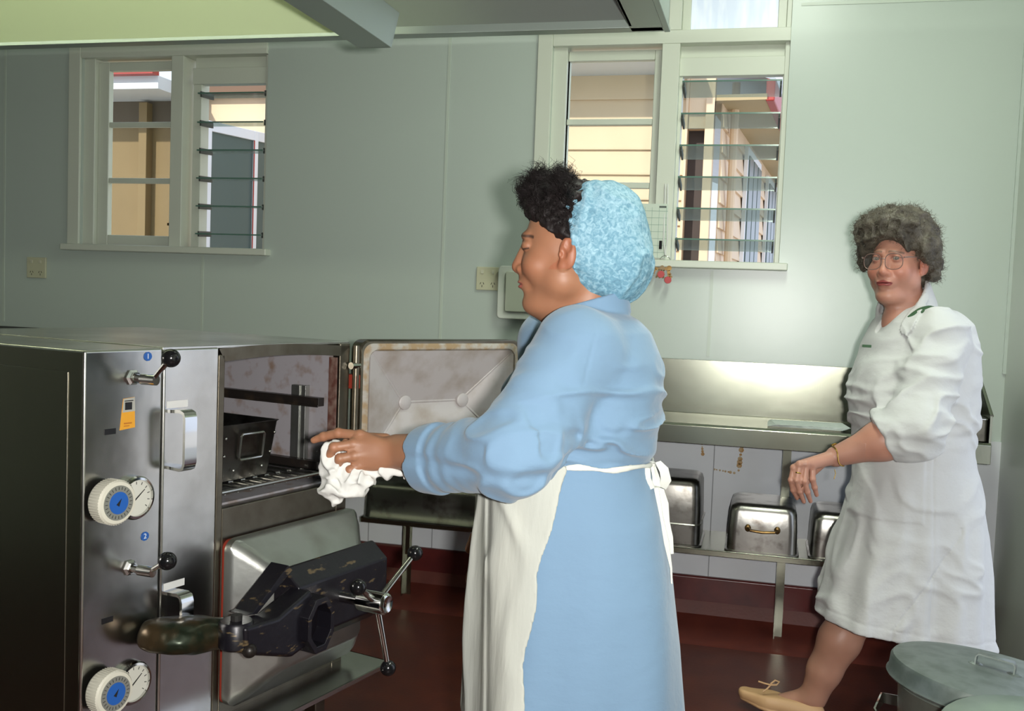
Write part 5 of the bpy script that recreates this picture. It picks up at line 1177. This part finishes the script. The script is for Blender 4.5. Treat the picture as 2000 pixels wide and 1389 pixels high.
# shoes
m_shoe = mat('tan_shoe', (.55, .34, .17), .55, bump=[(60, .2, (1, 1, 1), .002)])
def mkshoe(toe, ball, heel, ank, nm='shoe'):
    toe, ball, heel, ank = map(np.array, (toe, ball, heel, ank)); ax = (toe-heel)/np.linalg.norm(toe-heel); lo_ = np.minimum(np.minimum(toe, heel), ball)-.07; hi_ = np.maximum(np.maximum(toe, heel), ball)+.09
    sd = np.cross(ax, [0, 0, 1]); sd /= np.linalg.norm(sd); un = np.cross(sd, ax)
    def fn(P):
        d = smin(cone(P, ball, toe, .041, .027), cone(P, heel, ball, .034, .041), .02); q = (P-heel.astype(F32)) @ un.astype(F32); t = (P-heel.astype(F32)) @ ax.astype(F32)
        d = smax(d, -q-.026, .006)
        mouth = ell(P, ank+un*.028+ax*.008, (.045, .035, .030)); d = smax(d, -mouth, .004)
        d = smax(d, q-.032+.10*np.clip(t-.02, 0, .2), .008)
        sole = smax(smin(cone(P, ball, toe, .044, .030), cone(P, heel, ball, .037, .044), .02), np.abs(q+.025)-.005, .003); return smin(d, sole, .001)
    return WP(sdf_obj(nm, fn, [(tuple(lo_), tuple(hi_), .003)], m_shoe), w2)
s1 = mkshoe(at(1458, 1352, 3.40), at(1500, 1368, 3.37), at(1590, 1392, 3.30), at(1583, 1372, 3.315))
q0 = LEGB[4]; mkshoe(q0-RH*.17+[0, 0, -.035], q0-RH*.11+[0, 0, -.04], q0+RH*.03+[0, 0, -.02], q0)
B_ = lambda x, y: tuple(at(x, y, 3.345))
o = MB().tube([B_(1481, 1331), B_(1493, 1335), B_(1505, 1338), B_(1517, 1338), B_(1522, 1332), B_(1514, 1329), B_(1505, 1336)], .0028, 6).tube([B_(1505, 1338), B_(1498, 1346), B_(1490, 1351)], .0028, 6).build('lace_bow', m_shoe, smooth=True); o.parent = s1
o.matrix_parent_inverse = s1.matrix_parent_inverse.inverted() @ Matrix.Identity(4) if False else Matrix.Translation(Vector((0, 0, 0)))
# ================================================================== light
def area(name, loc, target, sx, sy, power, col=(1, 1, 1), spread=None):
    l = bpy.data.lights.new(name, 'AREA'); l.shape = 'RECTANGLE'; l.size = sx; l.size_y = sy; l.energy = power; l.color = col
    if spread: l.spread = spread
    o = bpy.data.objects.new(name, l); o.location = loc; d = Vector(target)-Vector(loc); o.rotation_euler = d.to_track_quat('-Z', 'Y').to_euler(); COL.objects.link(o); return o
fp = CP+RT*.085+UP*.015-FW*.02
area('camera_flash', fp, fp+FW*3, .06, .04, 49, (1., .97, .93))
area('ceiling_fill', (-2.2, .9, ZC-.05), (-2.2, .9, 0), 1.3, .2, 75, (.92, 1., .86))  # unseen lamp added as ambient fill to brighten the left side
area('ceiling_fill', (.1, 2.6, ZC-.05), (.1, 2.6, 0), .2, 1.3, 26, (.92, 1., .86))  # second unseen lamp, added overhead for ambient fill
s = bpy.data.lights.new('sun', 'SUN'); s.energy = 2.7; s.angle = .02; s.color = (1, .93, .82)
so = bpy.data.objects.new('sun', s); so.rotation_euler = (math.radians(58), 0, math.radians(-22)); COL.objects.link(so)
w = bpy.data.worlds.new('world'); sc.world = w; w.use_nodes = True
bg = w.node_tree.nodes['Background']; bg.inputs['Color'].default_value = (.74, .82, 1, 1); bg.inputs['Strength'].default_value = 1.15
sc.view_settings.view_transform = 'Standard'; sc.view_settings.look = 'None'; sc.view_settings.exposure = .44; sc.view_settings.gamma = 1
sc.cycles.use_denoising = True
sc.cycles.max_bounces = 8; sc.cycles.transparent_max_bounces = 16; sc.cycles.sample_clamp_indirect = 4; sc.cycles.caustics_reflective = False
